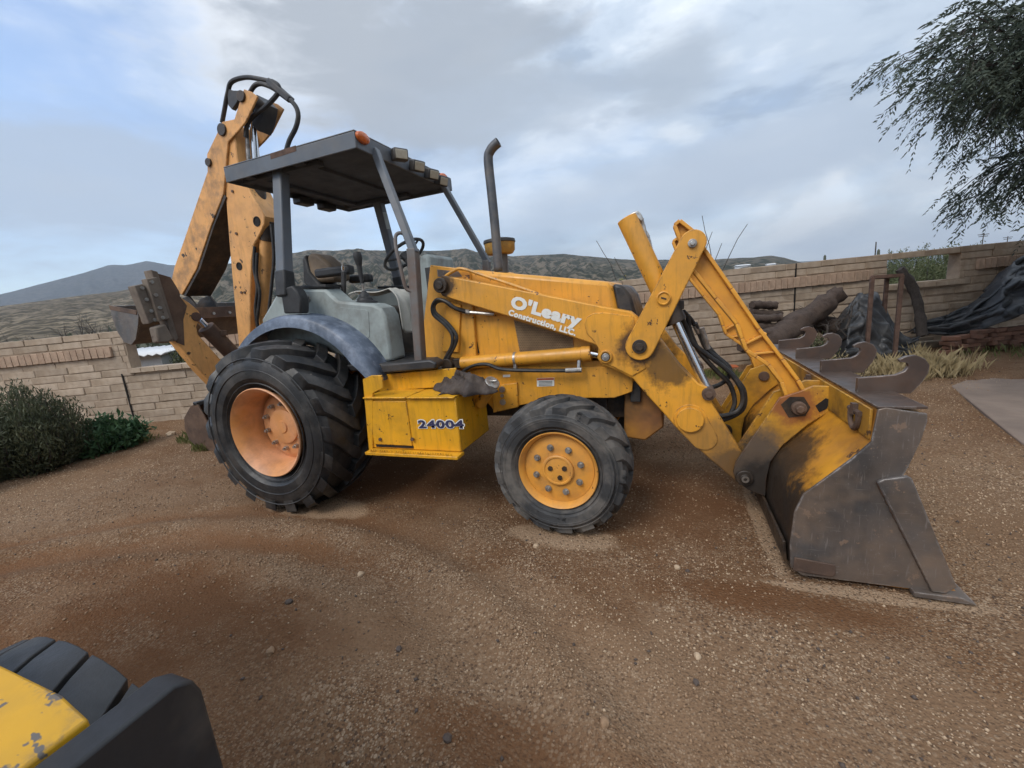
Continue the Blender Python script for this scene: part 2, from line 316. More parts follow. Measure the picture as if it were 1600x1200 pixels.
leaf_mat('leaf_green', (.035, .08, .035), (.07, .13, .055))
leaf_mat('leaf_desert', (.07, .09, .04), (.14, .15, .07))
leaf_mat('leaf_far', (.06, .07, .045), (.10, .105, .07))
leaf_mat('grass_dry', (.30, .23, .12), (.46, .37, .21))
leaf_mat('grass_green', (.09, .12, .035), (.20, .20, .075))
leaf_mat('leaf_yellow', (.20, .20, .05), (.32, .29, .08))


_p = P(1030, 560, -.505); _q = P(999, 542, -.505); _b = P(1165, 745, -.505); _e = P(1165, 735, -.535); _l = P(1244, 634, -.535)
mat('arm_paint', (.72, .325, .030), .42, var=.12, vscale=3.5, tint=(.66, .31, .045), dirt=((.30, .17, .05), .32, 4), streak=((.33, .17, .03), .60, 30), chips=(RUST, .645, 17), edge=(RUST, .012), bump=(.06, 40),
    spots=((tuple(_q), .14, (.06, .03, .015), .95), (tuple(P(1045, 572, -.505)), .15, (.10, .055, .02), .85), (tuple(P(690, 446, -.505)), .11, (.04, .025, .015), .95), (tuple(_b), .26, (.08, .05, .03), .85), (tuple(P(1105, 690, -.505)), .16, (.16, .10, .05), .5)))
mat('ear_paint', (.60, .30, .025), .5, var=.22, vscale=5, tint=(.45, .21, .03), dirt=((.16, .09, .03), .6, 6), chips=(RUST, .64, 9), edge=(RUST, .015), bump=(.1, 40),
    spots=((tuple(_e), .25, (.07, .055, .045), .95), (tuple(P(1200, 760, -.535)), .20, (.03, .024, .02), .95), (tuple(_l), .13, (.24, .07, .03), .8), (tuple(P(1185, 690, -.535)), .12, (.13, .09, .06), .6)))
mat('bucket_skin', (.60, .27, .02), .5, var=.25, vscale=3, tint=(.40, .16, .035), dirt=((.20, .09, .03), .6, 2.6), streak=((.27, .11, .03), .7, 5), chips=(RUST, .68, 8), bump=(.12, 40),
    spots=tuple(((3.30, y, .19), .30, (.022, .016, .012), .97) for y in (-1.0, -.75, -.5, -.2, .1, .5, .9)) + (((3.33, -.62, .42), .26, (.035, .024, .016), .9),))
# ================================================================== SETTING
def hash2(i, j, seed):
    h = (i*374761393 + j*668265263 + seed*974711) & 0x7fffffff
    h = ((h ^ (h >> 13))*1274126177) & 0x7fffffff
    return ((h ^ (h >> 16)) & 0xffff)/65535.0
def vnoise(x, y, seed=0):
    xi = np.floor(x).astype(np.int64); yi = np.floor(y).astype(np.int64); fx = x-xi; fy = y-yi
    fx = fx*fx*(3-2*fx); fy = fy*fy*(3-2*fy)
    a = hash2(xi, yi, seed); b = hash2(xi+1, yi, seed); c = hash2(xi, yi+1, seed); d = hash2(xi+1, yi+1, seed)
    return (a*(1-fx)+b*fx)*(1-fy)+(c*(1-fx)+d*fx)*fy
def fbm(x, y, seed=0, o=4):
    t = 0; a = .5
    for k in range(o): t = t+a*vnoise(x*2**k, y*2**k, seed+k*17); a *= .5
    return t
WU = Vector((12.349, 5.093, 0)).normalized(); WN = Vector((-WU.y, WU.x, 0)); W0 = Vector((-5.063, .794, 0))
def wallp(u, off, z): return W0+WU*u+WN*off+Vector((0, 0, z))
RUTS = ((.41, -4.22, 2.83, .13, .034), (.41, -4.22, 3.20, .10, .020), (.75, -4.75, 2.45, .16, .026))
DARK_SOIL = ((.35, -1.95, .85, .27), (.0, -2.4, .7, .3), (2.75, -.35, .5, .6), (2.2, -2.15, .35, .12), (3.2, -1.25, .45, .12), (.75, -.3, .9, .5))  # damp yard patches, plus darker red-brown ellipses beneath the machine and beside the bucket
GRIT = ((-1.9, -1.25, 1.9, .55), (2.0, -1.75, .75, .38), (3.3, -1.75, .9, .35), (.9, -1.62, .5, .12), (4.4, .2, .8, 1.6))
def ground_h(x, y):
    x = np.asarray(x, float); y = np.asarray(y, float)
    h = .05*(fbm(x*.35, y*.35, 3, 3)-.45) + .030*(fbm(x*2.2, y*2.2, 5, 4)-.47) + .012*(fbm(x*11, y*11, 9, 2)-.38)
    # shallow wheel ruts curving round in front of the machine
    for cx, cy, r, w, d in RUTS:
        q = np.hypot(x-cx, y-cy)-r
        h = h - d*np.exp(-(q/w)**2) + .55*d*np.exp(-((np.abs(q)-1.9*w)/(.6*w))**2)
    keep = 1-np.exp(-(((x-2.13)/.45)**2+((y+.8)/.35)**2)) ; h = h*keep
    keep = 1-np.exp(-(((x-0)/.5)**2+((y+.85)/.45)**2)) ; h = h*keep
    keep = 1-.85*np.exp(-np.maximum(np.maximum(np.abs(x-3.6)-.35, np.abs(y)-1.1), 0)**2/.03); h = h*keep - .012*(1-keep)
    keep = 1-np.exp(-(((x-0)/.5)**2+((y-.85)/.45)**2)) ; h = h*keep
    s = (x-W0.x)*WN.x+(y-W0.y)*WN.y
    u = (x-W0.x)*WU.x+(y-W0.y)*WU.y
    h = h + np.where(s > -.7, np.clip((s+.7)/.6, 0, 1)*.05, 0)
    h = h + np.clip((u-6)/6, 0, 1)*.05*np.clip((s+3)/2, 0, 1)
    far = np.clip((np.hypot(x-2, y+1)-14)/30, 0, 1)
    return h*(1-far) - far*.5 - np.clip((s-8)/40, 0, 1)*.6
def axis_coords(a, b, step, lim):
    c = list(np.arange(a, b+1e-6, step)); s = step
    q = b
    while q < lim: s *= 1.16; q += s; c.append(q)
    q = a; s = step
    while q > -lim: s *= 1.16; q -= s; c.insert(0, q)
    return np.array(c)
def ground():
    xs = axis_coords(-4.6, 7.4, .035, 9000); ys = axis_coords(-3.3, 3.4, .035, 9000)
    X, Y = np.meshgrid(xs, ys); Z = ground_h(X, Y); V = np.stack([X.ravel(), Y.ravel(), Z.ravel()], 1)
    n, m = X.shape; i = np.arange(n-1)[:, None]*m+np.arange(m-1)[None, :]; i = i.ravel()
    F = np.stack([i, i+1, i+m+1, i+m], 1)
    return struct(np_obj('ground', V, F, 'dirt', None, True))
def dirt_material():
    m = bpy.data.materials.new('dirt'); M['dirt'] = m; m.use_nodes = True; nt = m.node_tree; N = nt.nodes; L = nt.links; b = N['Principled BSDF']
    tc = N.new('ShaderNodeTexCoord').outputs['Object']
    def noise(scale, det=6, ro=.6, off=(0, 0, 0), sc3=(1, 1, 1), rot=0):
        mp = N.new('ShaderNodeMapping'); L.new(tc, mp.inputs[0]); mp.inputs['Location'].default_value = off; mp.inputs['Scale'].default_value = sc3; mp.inputs['Rotation'].default_value = (0, 0, rot)
        n = N.new('ShaderNodeTexNoise'); n.inputs['Scale'].default_value = scale; n.inputs['Detail'].default_value = min(det, 4); n.inputs['Roughness'].default_value = ro
        L.new(mp.outputs[0], n.inputs['Vector']); return n.outputs['Fac']
    def rng(v, a, c):
        r = N.new('ShaderNodeMapRange'); r.inputs[1].default_value = a; r.inputs[2].default_value = c; L.new(v, r.inputs[0]); return r.outputs[0]
    def mix(f, a, c):
        x = N.new('ShaderNodeMix'); x.data_type = 'RGBA'
        if isinstance(f, float): x.inputs[0].default_value = f
        else: L.new(f, x.inputs[0])
        for i, q in ((6, a), (7, c)):
            if isinstance(q, tuple): x.inputs[i].default_value = (*q, 1)
            else: L.new(q, x.inputs[i])
        return x.outputs[2]
    def mth(op, a, c):
        x = N.new('ShaderNodeMath'); x.operation = op
        for i, q in enumerate((a, c)):
            if isinstance(q, (int, float)): x.inputs[i].default_value = q
            else: L.new(q, x.inputs[i])
        return x.outputs[0]
    base = mix(rng(noise(1.1, 8, .62), .35, .68), (.128, .062, .029), (.195, .109, .058))            # red-brown soil to greyer grit
    base = mix(mth('MULTIPLY', rng(noise(.55, 6, .6, (4, 2, 0)), .50, .66), .75), base, (.105, .045, .019))   # damp patches
    base = mix(mth('MULTIPLY', rng(noise(.8, 7, .6, (9, 5, 0), (1, 2.2, 1), .4), .54, .70), .65), base, (.255, .16, .095))  # dry dusty patches
    base = mix(mth('MULTIPLY', rng(noise(60, 5, .75), .42, .70), .5), base, (.27, .175, .10))            # grit
    base = mix(mth('MULTIPLY', rng(noise(80, 2, .8, (3, 3, 0)), .53, .68), .6), base, (.05, .028, .017))
    # damp soil and other darker red-brown ground, grey grit drifts and the packed soil of the wheel tracks: each a patch with its own outline
    g = N.new('ShaderNodeSeparateXYZ'); L.new(tc, g.inputs[0]); nz = noise(2.2, 7, .65, (2, 8, 0)); nf = noise(30, 6, .75, (5, 1, 0))
    def ell(cx, cy, a, bb, k): 
        q = mth('ADD', mth('POWER', mth('DIVIDE', mth('SUBTRACT', g.outputs[0], cx), a), 2.0), mth('POWER', mth('DIVIDE', mth('SUBTRACT', g.outputs[1], cy), bb), 2.0))
        return mth('ADD', mth('ADD', q, mth('MULTIPLY', mth('SUBTRACT', nz, .5), 4.2)), mth('MULTIPLY', mth('SUBTRACT', nf, .5), k))
    bare = mth('MULTIPLY', rng(noise(.75, 6, .6, (6, 3, 0)), .44, .58), .75); grit = mth('MULTIPLY', nz, .0)
    for cx, cy, a, bb in GRIT: base = mix(mth('MULTIPLY', rng(ell(cx, cy, a, bb, 2.0), 1.5, .5), .6), base, (.215, .135, .08)); grit = mth('MAXIMUM', grit, rng(ell(cx, cy, a, bb, 1.0), 1.6, .4))
    for cx, cy, r_, w_, d_ in RUTS:
        q = mth('SQRT', mth('ADD', mth('POWER', mth('SUBTRACT', g.outputs[0], cx), 2.0), mth('POWER', mth('SUBTRACT', g.outputs[1], cy), 2.0)), 0)
        q = mth('ADD', mth('ABSOLUTE', mth('SUBTRACT', q, r_), 0), mth('MULTIPLY', mth('SUBTRACT', nz, .5), .35))
        fade = rng(mth('ADD', g.outputs[0], mth('MULTIPLY', nz, .8)), 2.0, 1.0)
        base = mix(mth('MULTIPLY', mth('MULTIPLY', rng(q, w_*1.15, w_*.5), .62), fade), base, (.170, .078, .034)); bare = mth('MAXIMUM', bare, mth('MULTIPLY', rng(q, w_*1.3, w_*.5), fade))
    for cx, cy, a, bb in DARK_SOIL: base = mix(mth('MULTIPLY', rng(ell(cx, cy, a, bb, 1.8), 1.7, .2), .72), base, (.125, .054, .022)); bare = mth('MAXIMUM', bare, rng(ell(cx, cy, a, bb, 1.8), 1.7, .2))
    # dry sand squeezed out round the wheels
    for cx, cy, a, bb in ((2.13, -.93, .34, .13), (.15, -.92, .5, .16), (3.6, -1.10, .42, .045), (3.27, -.5, .06, .6)):
        q = mth('ADD', mth('POWER', mth('DIVIDE', mth('SUBTRACT', g.outputs[0], cx), a), 2.0), mth('POWER', mth('DIVIDE', mth('SUBTRACT', g.outputs[1], cy), bb), 2.0))
        q = mth('ADD', q, mth('MULTIPLY', noise(9, 4, .6, (1, 7, 0)), 1.2))
        base = mix(mth('MULTIPLY', rng(q, 1.75, 1.35), .8), base, (.36, .245, .155))
    # single grains of gravel lying in the soil, in drifts
    hts = []
    for vs_, th, seed, lo_, hi_ in ((62, .40, (0, 0, 0), .40, .58), (120, .42, (3, 7, 0), .36, .56)):
        mp = N.new('ShaderNodeMapping'); L.new(tc, mp.inputs[0]); mp.inputs['Location'].default_value = seed
        vo = N.new('ShaderNodeTexVoronoi'); vo.voronoi_dimensions = '2D'; vo.inputs['Scale'].default_value = vs_; L.new(mp.outputs[0], vo.inputs['Vector'])
        sc_ = N.new('ShaderNodeSeparateColor'); L.new(vo.outputs['Color'], sc_.inputs[0])
        stone = mth('MULTIPLY', mth('SUBTRACT', 1.0, mth('MULTIPLY', bare, mth('SUBTRACT', .88, mth('MULTIPLY', grit, .4)))), mth('MULTIPLY', rng(vo.outputs['Distance'], .46, .34), rng(mth('ADD', sc_.outputs[0], mth('SUBTRACT', rng(noise(1.7, 5, .6, seed), lo_, hi_), .70)), .50, .54)))
        tone = mix(rng(sc_.outputs[1], .25, .30), (.085, .052, .034), mix(sc_.outputs[2], (.175, .106, .060), (.39, .285, .19)))
        base = mix(mth('MULTIPLY', stone, .85), base, tone); hts.append(mth('MULTIPLY', rng(vo.outputs['Distance'], .45, .0), .6*60/vs_))
    # beyond the yard the desert floor is paler
    d = mth('SQRT', mth('ADD', mth('POWER', g.outputs[0], 2.0), mth('POWER', g.outputs[1], 2.0)), 0)
    base = mix(mth('MULTIPLY', rng(d, 14.0, 40.0), .8), base, mix(rng(noise(.09, 6, .6), .4, .6), (.16, .15, .10), (.24, .20, .145)))
    L.new(base, b.inputs['Base Color']); b.inputs['Roughness'].default_value = .95; b.inputs['Specular IOR Level'].default_value = .15
    bp = N.new('ShaderNodeBump'); bp.inputs['Strength'].default_value = .9; bp.inputs['Distance'].default_value = .012
    L.new(mth('ADD', noise(50, 3, .8), mth('MULTIPLY', hts[0], .55)), bp.inputs['Height']); L.new(bp.outputs[0], b.inputs['Normal'])
dirt_material(); ground()
# ---- loose gravel: uncountable, one object per tone
IV = np.array([(1, 0, 0), (-1, 0, 0), (0, 1, 0), (0, -1, 0), (0, 0, 1), (0, 0, -1), ], float); IF = np.array([(0, 2, 4), (2, 1, 4), (1, 3, 4), (3, 0, 4), (2, 0, 5), (1, 2, 5), (3, 1, 5), (0, 3, 5)])
def scatter_stones(name, n, mat_, lo, hi, seed, label, box=(-4.6, 7.3, -3.05, 4.5), power=3.0):
    r = np.random.RandomState(seed); x = r.uniform(box[0], box[1], n*3); y = r.uniform(box[2], box[3], n*3)
    # denser nearer the camera and in drifts
    d = np.hypot(x-CAM.x, y-CAM.y); dens = fbm(x*.8, y*.8, seed, 3); w = np.clip((dens-.34)*4.2, 0.05, 1)*np.clip(3.2/d, 0, 1)
    for cx, cy, a_, b_ in DARK_SOIL: w = w*(1-.8*np.exp(-((x-cx)/a_)**2-((y-cy)/b_)**2))
    for cx, cy, r_, w_, d_ in RUTS: w = w*(1-.85*np.exp(-((np.hypot(x-cx, y-cy)-r_)/w_)**2))
    for cx, cy, a_, b_ in GRIT: w = np.minimum(1, w*(1+1.8*np.exp(-((x-cx)/a_)**2-((y-cy)/b_)**2)))
    k = r.uniform(0, 1, n*3) < w; x = x[k][:n]; y = y[k][:n]; n = len(x)
    s = lo+(hi-lo)*r.uniform(0, 1, n)**power; z = ground_h(x, y)
    a = r.uniform(0, 6.283, n); sq = r.uniform(.5, .95, (n, 3))
    V = IV[None]*(1+r.uniform(-.25, .25, (n, len(IV), 1)))*sq[:, None, :]*s[:, None, None]
    c, q = np.cos(a)[:, None], np.sin(a)[:, None]; X = V[:, :, 0]*c-V[:, :, 1]*q; Y = V[:, :, 0]*q+V[:, :, 1]*c
    V = np.stack([X+x[:, None], Y+y[:, None], V[:, :, 2]+z[:, None]+s[:, None]*.25], 2)
    F = IF[None]+(np.arange(n)*len(IV))[:, None, None]
    return stuff(np_obj(name, V.reshape(-1, 3), F.reshape(-1, 3), mat_), label, 'gravel')
scatter_stones('gravel', 60000, 'pebble', .0034, .012, 31, 'brown gravel strewn over the dirt yard')
scatter_stones('pale_gravel', 42000, 'pebble_pale', .003, .0095, 32, 'pale tan gravel chips strewn over the dirt yard')
scatter_stones('dark_gravel', 7000, 'pebble_dark', .0026, .012, 33, 'dark grey gravel strewn over the dirt yard')
def rock(name, x, y, s, mat_, label, flat=.7, seed=0, dz=0):
    bm = bmesh.new(); bmesh.ops.create_icosphere(bm, subdivisions=2, radius=1); r = random.Random(seed)
    for v in bm.verts:
        q = v.co; k = 1+.3*(r.random()-.5); v.co = Vector((q.x*k, q.y*k*.8, q.z*k*flat))*s
    me = bpy.data.meshes.new(name); bm.to_mesh(me); bm.free(); me.materials.append(M[mat_]); me.shade_smooth(); me.set_sharp_from_angle(angle=rad(28))
    o = bpy.data.objects.new(name, me); COL.objects.link(o); o.location = (x, y, float(ground_h(x, y))+s*flat*.35+dz); o.rotation_euler = (0, 0, r.random()*6)
    return tag(o, label, 'stone', 'loose stones on the dirt')
for i, (px, py, s, mt, lb) in enumerate([(562, 889, .021, 'pebble_pale', 'pale squarish stone in the dirt left of the front wheel'), (837, 853, .018, 'pebble_pale', 'small tan stone on the dirt just below the front tyre'),
        (1058, 886, .018, 'pebble_pale', 'small tan stone lying beside a dark pebble right of the front wheel'), (1074, 890, .012, 'pebble_dark', 'dark pebble beside a tan stone right of the front wheel'),
        (452, 943, .020, 'pebble_dark', 'dark flat stone in the brown soil left of centre'), (423, 1018, .022, 'pebble', 'brown stone in the damp soil at lower left'),
        (945, 1134, .020, 'pebble', 'reddish brown stone near the bottom centre of the yard'), (1090, 1025, .018, 'pebble_pale', 'pale rough stone in the gravel below the front wheel'),
        (624, 1018, .016, 'pebble_dark', 'long black chip lying in the gravel left of centre'), (268, 681, .07, 'pebble_pale', 'white rock on the verge left of the rear wheel'),
        (700, 1160, .018, 'pebble_dark', 'dark stone at the bottom edge of the yard'), (1088, 1066, .014, 'pebble_dark', 'grey stone in the gravel at lower right of centre')]):
    q = PZ(px, py, 0); rock('stone', q.x, q.y, s, mt, lb, .7, i)
# ---- concrete slab at right
def slab():
    mb = MB(); mb.prism([(5.81, 3.02), (5.02, .05), (10.5, -1.6), (13.2, 6.0), (7.9, 5.25)], -.05, .018, 'z')
    struct(mesh_obj('concrete_pavement', mb, 'concrete', None, .008))
slab()
# ---- block wall
def block_wall():
    top = lambda u: 1.50+.0105*(u+1.8)
    wall = empty('block_wall', wallp(4, .1, 0)); inv = wall.location.copy()
    tag(wall, 'long tan slump-block garden wall with window openings behind the backhoe', 'wall')
    rr = random.Random(5); TH = .20; C0 = .112; LEN = .50
    OPEN = [(-.01, .95, .915, 1.40), (11.99, 13.20, 1.125, 1.545)]
    # core of mortar, set back from the faces of the blocks, with real openings
    us = sorted({-5.0, 19.0, *[o[0] for o in OPEN], *[o[1] for o in OPEN]})
    core = MB()
    def slabp(u0, u1, z0, z1):
        for q in (0,):
            vs = [wallp(u, o, z)-inv for u in (u0, u1) for o in (.009, TH-.009) for z in (z0, z1 if not callable(z1) else z1(u)-.012)]
            core.add(vs, [(0, 1, 3, 2), (4, 6, 7, 5), (0, 4, 5, 1), (2, 3, 7, 6), (0, 2, 6, 4), (1, 5, 7, 3)])
    for a, b in zip(us[:-1], us[1:]):
        o = [q for q in OPEN if abs(q[0]-a) < 1e-6]
        if o: slabp(a, b, -.4, o[0][2]-.012); slabp(a, b, o[0][3]+.012, top)
        else: slabp(a, b, -.4, top)
    mesh_obj('mortar_core', core, 'mortar', wall)
    def block_mesh(l, h, d, seed, mt):
        bm = bmesh.new(); bmesh.ops.create_cube(bm, size=1); r = random.Random(seed)
        for v in bm.verts: v.co = Vector((v.co.x*l, v.co.y*d, v.co.z*h))
        bmesh.ops.bevel(bm, geom=bm.edges[:], offset=min(h, d, l)*.06, segments=1, affect='EDGES')
        for v in bm.verts: v.co += Vector((r.uniform(-.004, .004), r.uniform(-.005, .005), r.uniform(-.003, .003)))
        me = bpy.data.meshes.new('block'); bm.to_mesh(me); bm.free(); me.materials.append(M[mt]); return me
    cache = {}
    def bmesh_for(l, h, d, mt):
        k = (round(l, 2), round(h, 3), round(d, 3), mt, rr.randrange(5))
        if k not in cache: cache[k] = block_mesh(k[0], k[1], k[2], hash(k) & 0xffff, mt)
        return cache[k]
    ang = math.atan2(WU.y, WU.x); pieces = []
    def piece(u0, u1, z, h, d, off, mt='wall_block', nm='block'):
        tilt = .0105
        pieces.append((nm, (u0+u1)/2, z, max(.05, u1-u0-.010), h-.008, d, off, mt, tilt))
    def cut(u0, u1, z0, z1):
        segs = [(u0, u1)]
        for a, b, c, d in OPEN:
            if z1 > c+.01 and z0 < d-.01:
                n = []
                for p, q in segs:
                    if q <= a or p >= b: n.append((p, q)); continue
                    if p < a-.04: n.append((p, a))
                    if q > b+.04: n.append((b, q))
                segs = n
        return segs
    nc = 9
    for c in range(-2, nc):
        z = C0*c+C0/2+.02; u = -4.8+(.25 if c % 2 else 0)+rr.uniform(-.05, .05)
        while u < 18.8:
            l = LEN*rr.choice([1, 1, 1, .8, 1.15]); l = min(l, 18.9-u)
            for a, b in cut(u, u+l, z-C0/2, z+C0/2):
                zb = z+.0105*((a+b)/2+1.8)*min(1, max(0, c/nc))
                piece(a, b, zb, C0, TH, TH/2+rr.uniform(-.006, .006))
            u += l
    # upper courses follow the sloping top: plain course, projecting header band, plain course, cap
    for z0, h, ln, d, off, mt, nm in ((-.49, .105, .5, TH, 0, 'wall_block', 'block'), (-.385, .165, .10, TH+.05, -.012, 'wall_band', 'header_block'), (-.205, .105, .5, TH, 0, 'wall_block', 'block'), (-.10, .10, .55, TH+.012, 0, 'wall_block', 'cap_block')):
        u = -4.8+rr.uniform(0, .2)
        while u < 18.8:
            l = ln*rr.uniform(.92, 1.08); l = min(l, 18.9-u); um = u+l/2; z = top(um)+z0+h/2
            framed = any(a-.22 < um < b+.22 for a, b, _, _ in OPEN)
            for a, b in cut(u, u+l, z-h/2, z+h/2):
                if nm == 'header_block' and framed: piece(a, b, z+h*.25, h/2, TH, TH/2); piece(a, b, z-h*.25, h/2, TH, TH/2)
                else: piece(a, b, z, h, d, TH/2+off, mt, nm)
            u += l
    for a, b, c, d in OPEN:                                   # sills
        u = a-.04
        while u < b+.02:
            piece(u, min(u+.21, b+.06), c-.02, .075, TH+.05, TH/2-.02, 'wall_block', 'sill_block'); u += .21
    def vis(p):
        w_ = wallp(p[1], 0, p[2])-CAM; zc = w_.dot(rf)
        x = 800+FPX*w_.dot(rx)/zc; y = 600+FPX*w_.dot(rd)/zc
        if x < -60 or x > 1660: return 0
        if 330 < x < 965 and p[2] < 1.2: return .1
        if 330 < x < 940: return .3
        if p[2] < .12: return .35
        return 1+p[3]*p[4]
    pieces.sort(key=vis, reverse=True)
    rest = {}
    for i, (nm, u, z, l, h, d, off, mt, tl) in enumerate(pieces):
        if i < 298:
            o = bpy.data.objects.new(nm, bmesh_for(l, h, d, mt)); COL.objects.link(o); o.parent = wall
            o.location = wallp(u, off, z)-inv; o.rotation_euler = (rr.uniform(-.012, .012), -tl*(1 if z > .9 else .5)+rr.uniform(-.006, .006), ang+rr.uniform(-.006, .006))
        else:
            rest.setdefault(mt, []).append((u, z, l, h, d, off))
    for mt, q in rest.items():
        mb = MB(); R3 = Matrix.Rotation(ang, 3, 'Z')
        for u, z, l, h, d, off in q: mb.box(wallp(u, off, z)-inv, (l, d, h), R3)
        o = mesh_obj('remaining_blocks', mb, mt, wall); o['kind'] = 'stuff'
    for u, z0, z1 in ((-.17, 0, .86), (10.5, 0, 1.62)):       # dark control joints
        mb = MB(); mb.box(wallp(u, -.004, (z0+z1)/2)-inv, (.016, .02, z1-z0), Matrix.Rotation(ang, 3, 'Z')); mesh_obj('control_joint', mb, 'hole_dark', wall)
block_wall()
# ---- hills: real terrain far behind, profile read along the skyline
def skyline(pts, name, r0, rk, r1, seed, mt, rough=.06, crest=.03):
    az = []; el = []
    for x, y in pts:
        d = ray(x, y); az.append(math.atan2(d.x, d.y)); el.append(d.z/math.hypot(d.x, d.y))
    A = np.linspace(min(az), max(az), 420); E = np.interp(A, az, el); nr = 46
    T = np.linspace(0, 1, nr)
    Rr = np.where(T < .72, r0+(rk-r0)*(T/.72), rk+(r1-rk)*((T-.72)/.28))
    V = np.zeros((nr, len(A), 3)); aa = A*rk
    for j in range(nr):
        t = T[j]; R_ = Rr[j]
        k = (t/.72)**1.25 if t < .72 else 1-((t-.72)/.28)**1.2*1.05
        base = CAM.z+E*rk; amp = rough*np.maximum(E*rk, 8)
        n = (fbm(aa/(rk*.055)+seed, np.full_like(aa, R_/(rk*.055)), seed, 5)-.47)
        # gullies that run downhill
        gl = np.abs(fbm(aa/(rk*.03)+.6*fbm(aa/(rk*.05), np.full_like(aa, R_/(rk*.05)), 3, 3), np.full_like(aa, R_/(rk*.12)), seed+5, 3)-.45)
        h = -3+(base+3)*k + n*amp*4*(k*(1-k)*3.2+crest) - gl*amp*5*(k*(1-k)*2.2)
        V[j, :, 0] = CAM.x+np.sin(A)*R_; V[j, :, 1] = CAM.y+np.cos(A)*R_; V[j, :, 2] = h
    m = len(A); i = (np.arange(nr-1)[:, None]*m+np.arange(m-1)[None, :]).ravel()
    return struct(np_obj(name, V.reshape(-1, 3), np.stack([i, i+1, i+m+1, i+m], 1)[:, ::-1], mt, None, True))
def hill_mat(name, c1, c2, c3, sc, dot):
    m = bpy.data.materials.new(name); M[name] = m; m.use_nodes = True; nt = m.node_tree; N = nt.nodes; L = nt.links; b = N['Principled BSDF']
    tc = N.new('ShaderNodeTexCoord').outputs['Object']
    def noise(scale, det=7, ro=.62):
        n = N.new('ShaderNodeTexNoise'); n.inputs['Scale'].default_value = scale; n.inputs['Detail'].default_value = det; n.inputs['Roughness'].default_value = ro; L.new(tc, n.inputs['Vector']); return n.outputs['Fac']
    def ramp(v, a, c, p, q):
        r = N.new('ShaderNodeValToRGB'); L.new(v, r.inputs[0]); r.color_ramp.elements[0].position = p; r.color_ramp.elements[1].position = q
        r.color_ramp.elements[0].color = (*a, 1); r.color_ramp.elements[1].color = (*c, 1); return r.outputs[0]
    col = ramp(noise(sc), c1, c2, .38, .62)
    mx = N.new('ShaderNodeMix'); mx.data_type = 'RGBA'; L.new(ramp(noise(dot, 3, .75), (0, 0, 0), (1, 1, 1), .45, .54), mx.inputs[0]); L.new(col, mx.inputs[6]); mx.inputs[7].default_value = (*c3, 1)
    L.new(mx.outputs[2], b.inputs['Base Color']); b.inputs['Roughness'].default_value = 1; b.inputs['Specular IOR Level'].default_value = 0
hill_mat('hill_rock', (.085, .078, .062), (.17, .14, .105), (.034, .038, .028), .007, .05)
hill_mat('hill_slope', (.14, .115, .085), (.25, .20, .14), (.066, .057, .042), .008, .07)
hill_mat('hill_far', (.055, .06, .06), (.09, .085, .08), (.035, .04, .04), .002, .03)
skyline([(-700, 600), (-300, 545), (-80, 482), (0, 459), (60, 444), (115, 430), (150, 420), (170, 413), (195, 413), (228, 408), (250, 411), (300, 417), (400, 430), (520, 445), (700, 470)], 'distant_mountain', 2600, 5200, 7500, 4, 'hill_far', .09, .10)
skyline([(200, 500), (255, 462), (300, 432), (335, 415), (380, 406), (440, 398), (480, 391), (520, 391), (545, 388), (590, 390), (640, 392), (690, 390), (722, 388), (760, 396), (800, 400), (845, 397), (880, 396), (915, 400), (950, 403), (1000, 406), (1040, 405), (1080, 409), (1130, 404), (1175, 402), (1205, 399), (1225, 402), (1245, 408), (1275, 416), (1330, 432)], 'rocky_hill', 260, 1500, 2300, 11, 'hill_rock', .12)
skyline([(-500, 600), (-100, 515), (0, 478), (60, 470), (120, 462), (180, 455), (230, 446), (290, 436), (350, 452), (420, 470)], 'foothill', 170, 1100, 1500, 21, 'hill_slope', .05)
skyline([(1180, 436), (1235, 409), (1280, 407), (1330, 402), (1380, 398), (1420, 396), (1450, 393), (1500, 389), (1550, 383), (1590, 379), (1640, 372), (1700, 366), (1900, 352)], 'low_far_hills', 3500, 6500, 8500, 31, 'hill_far', .04)
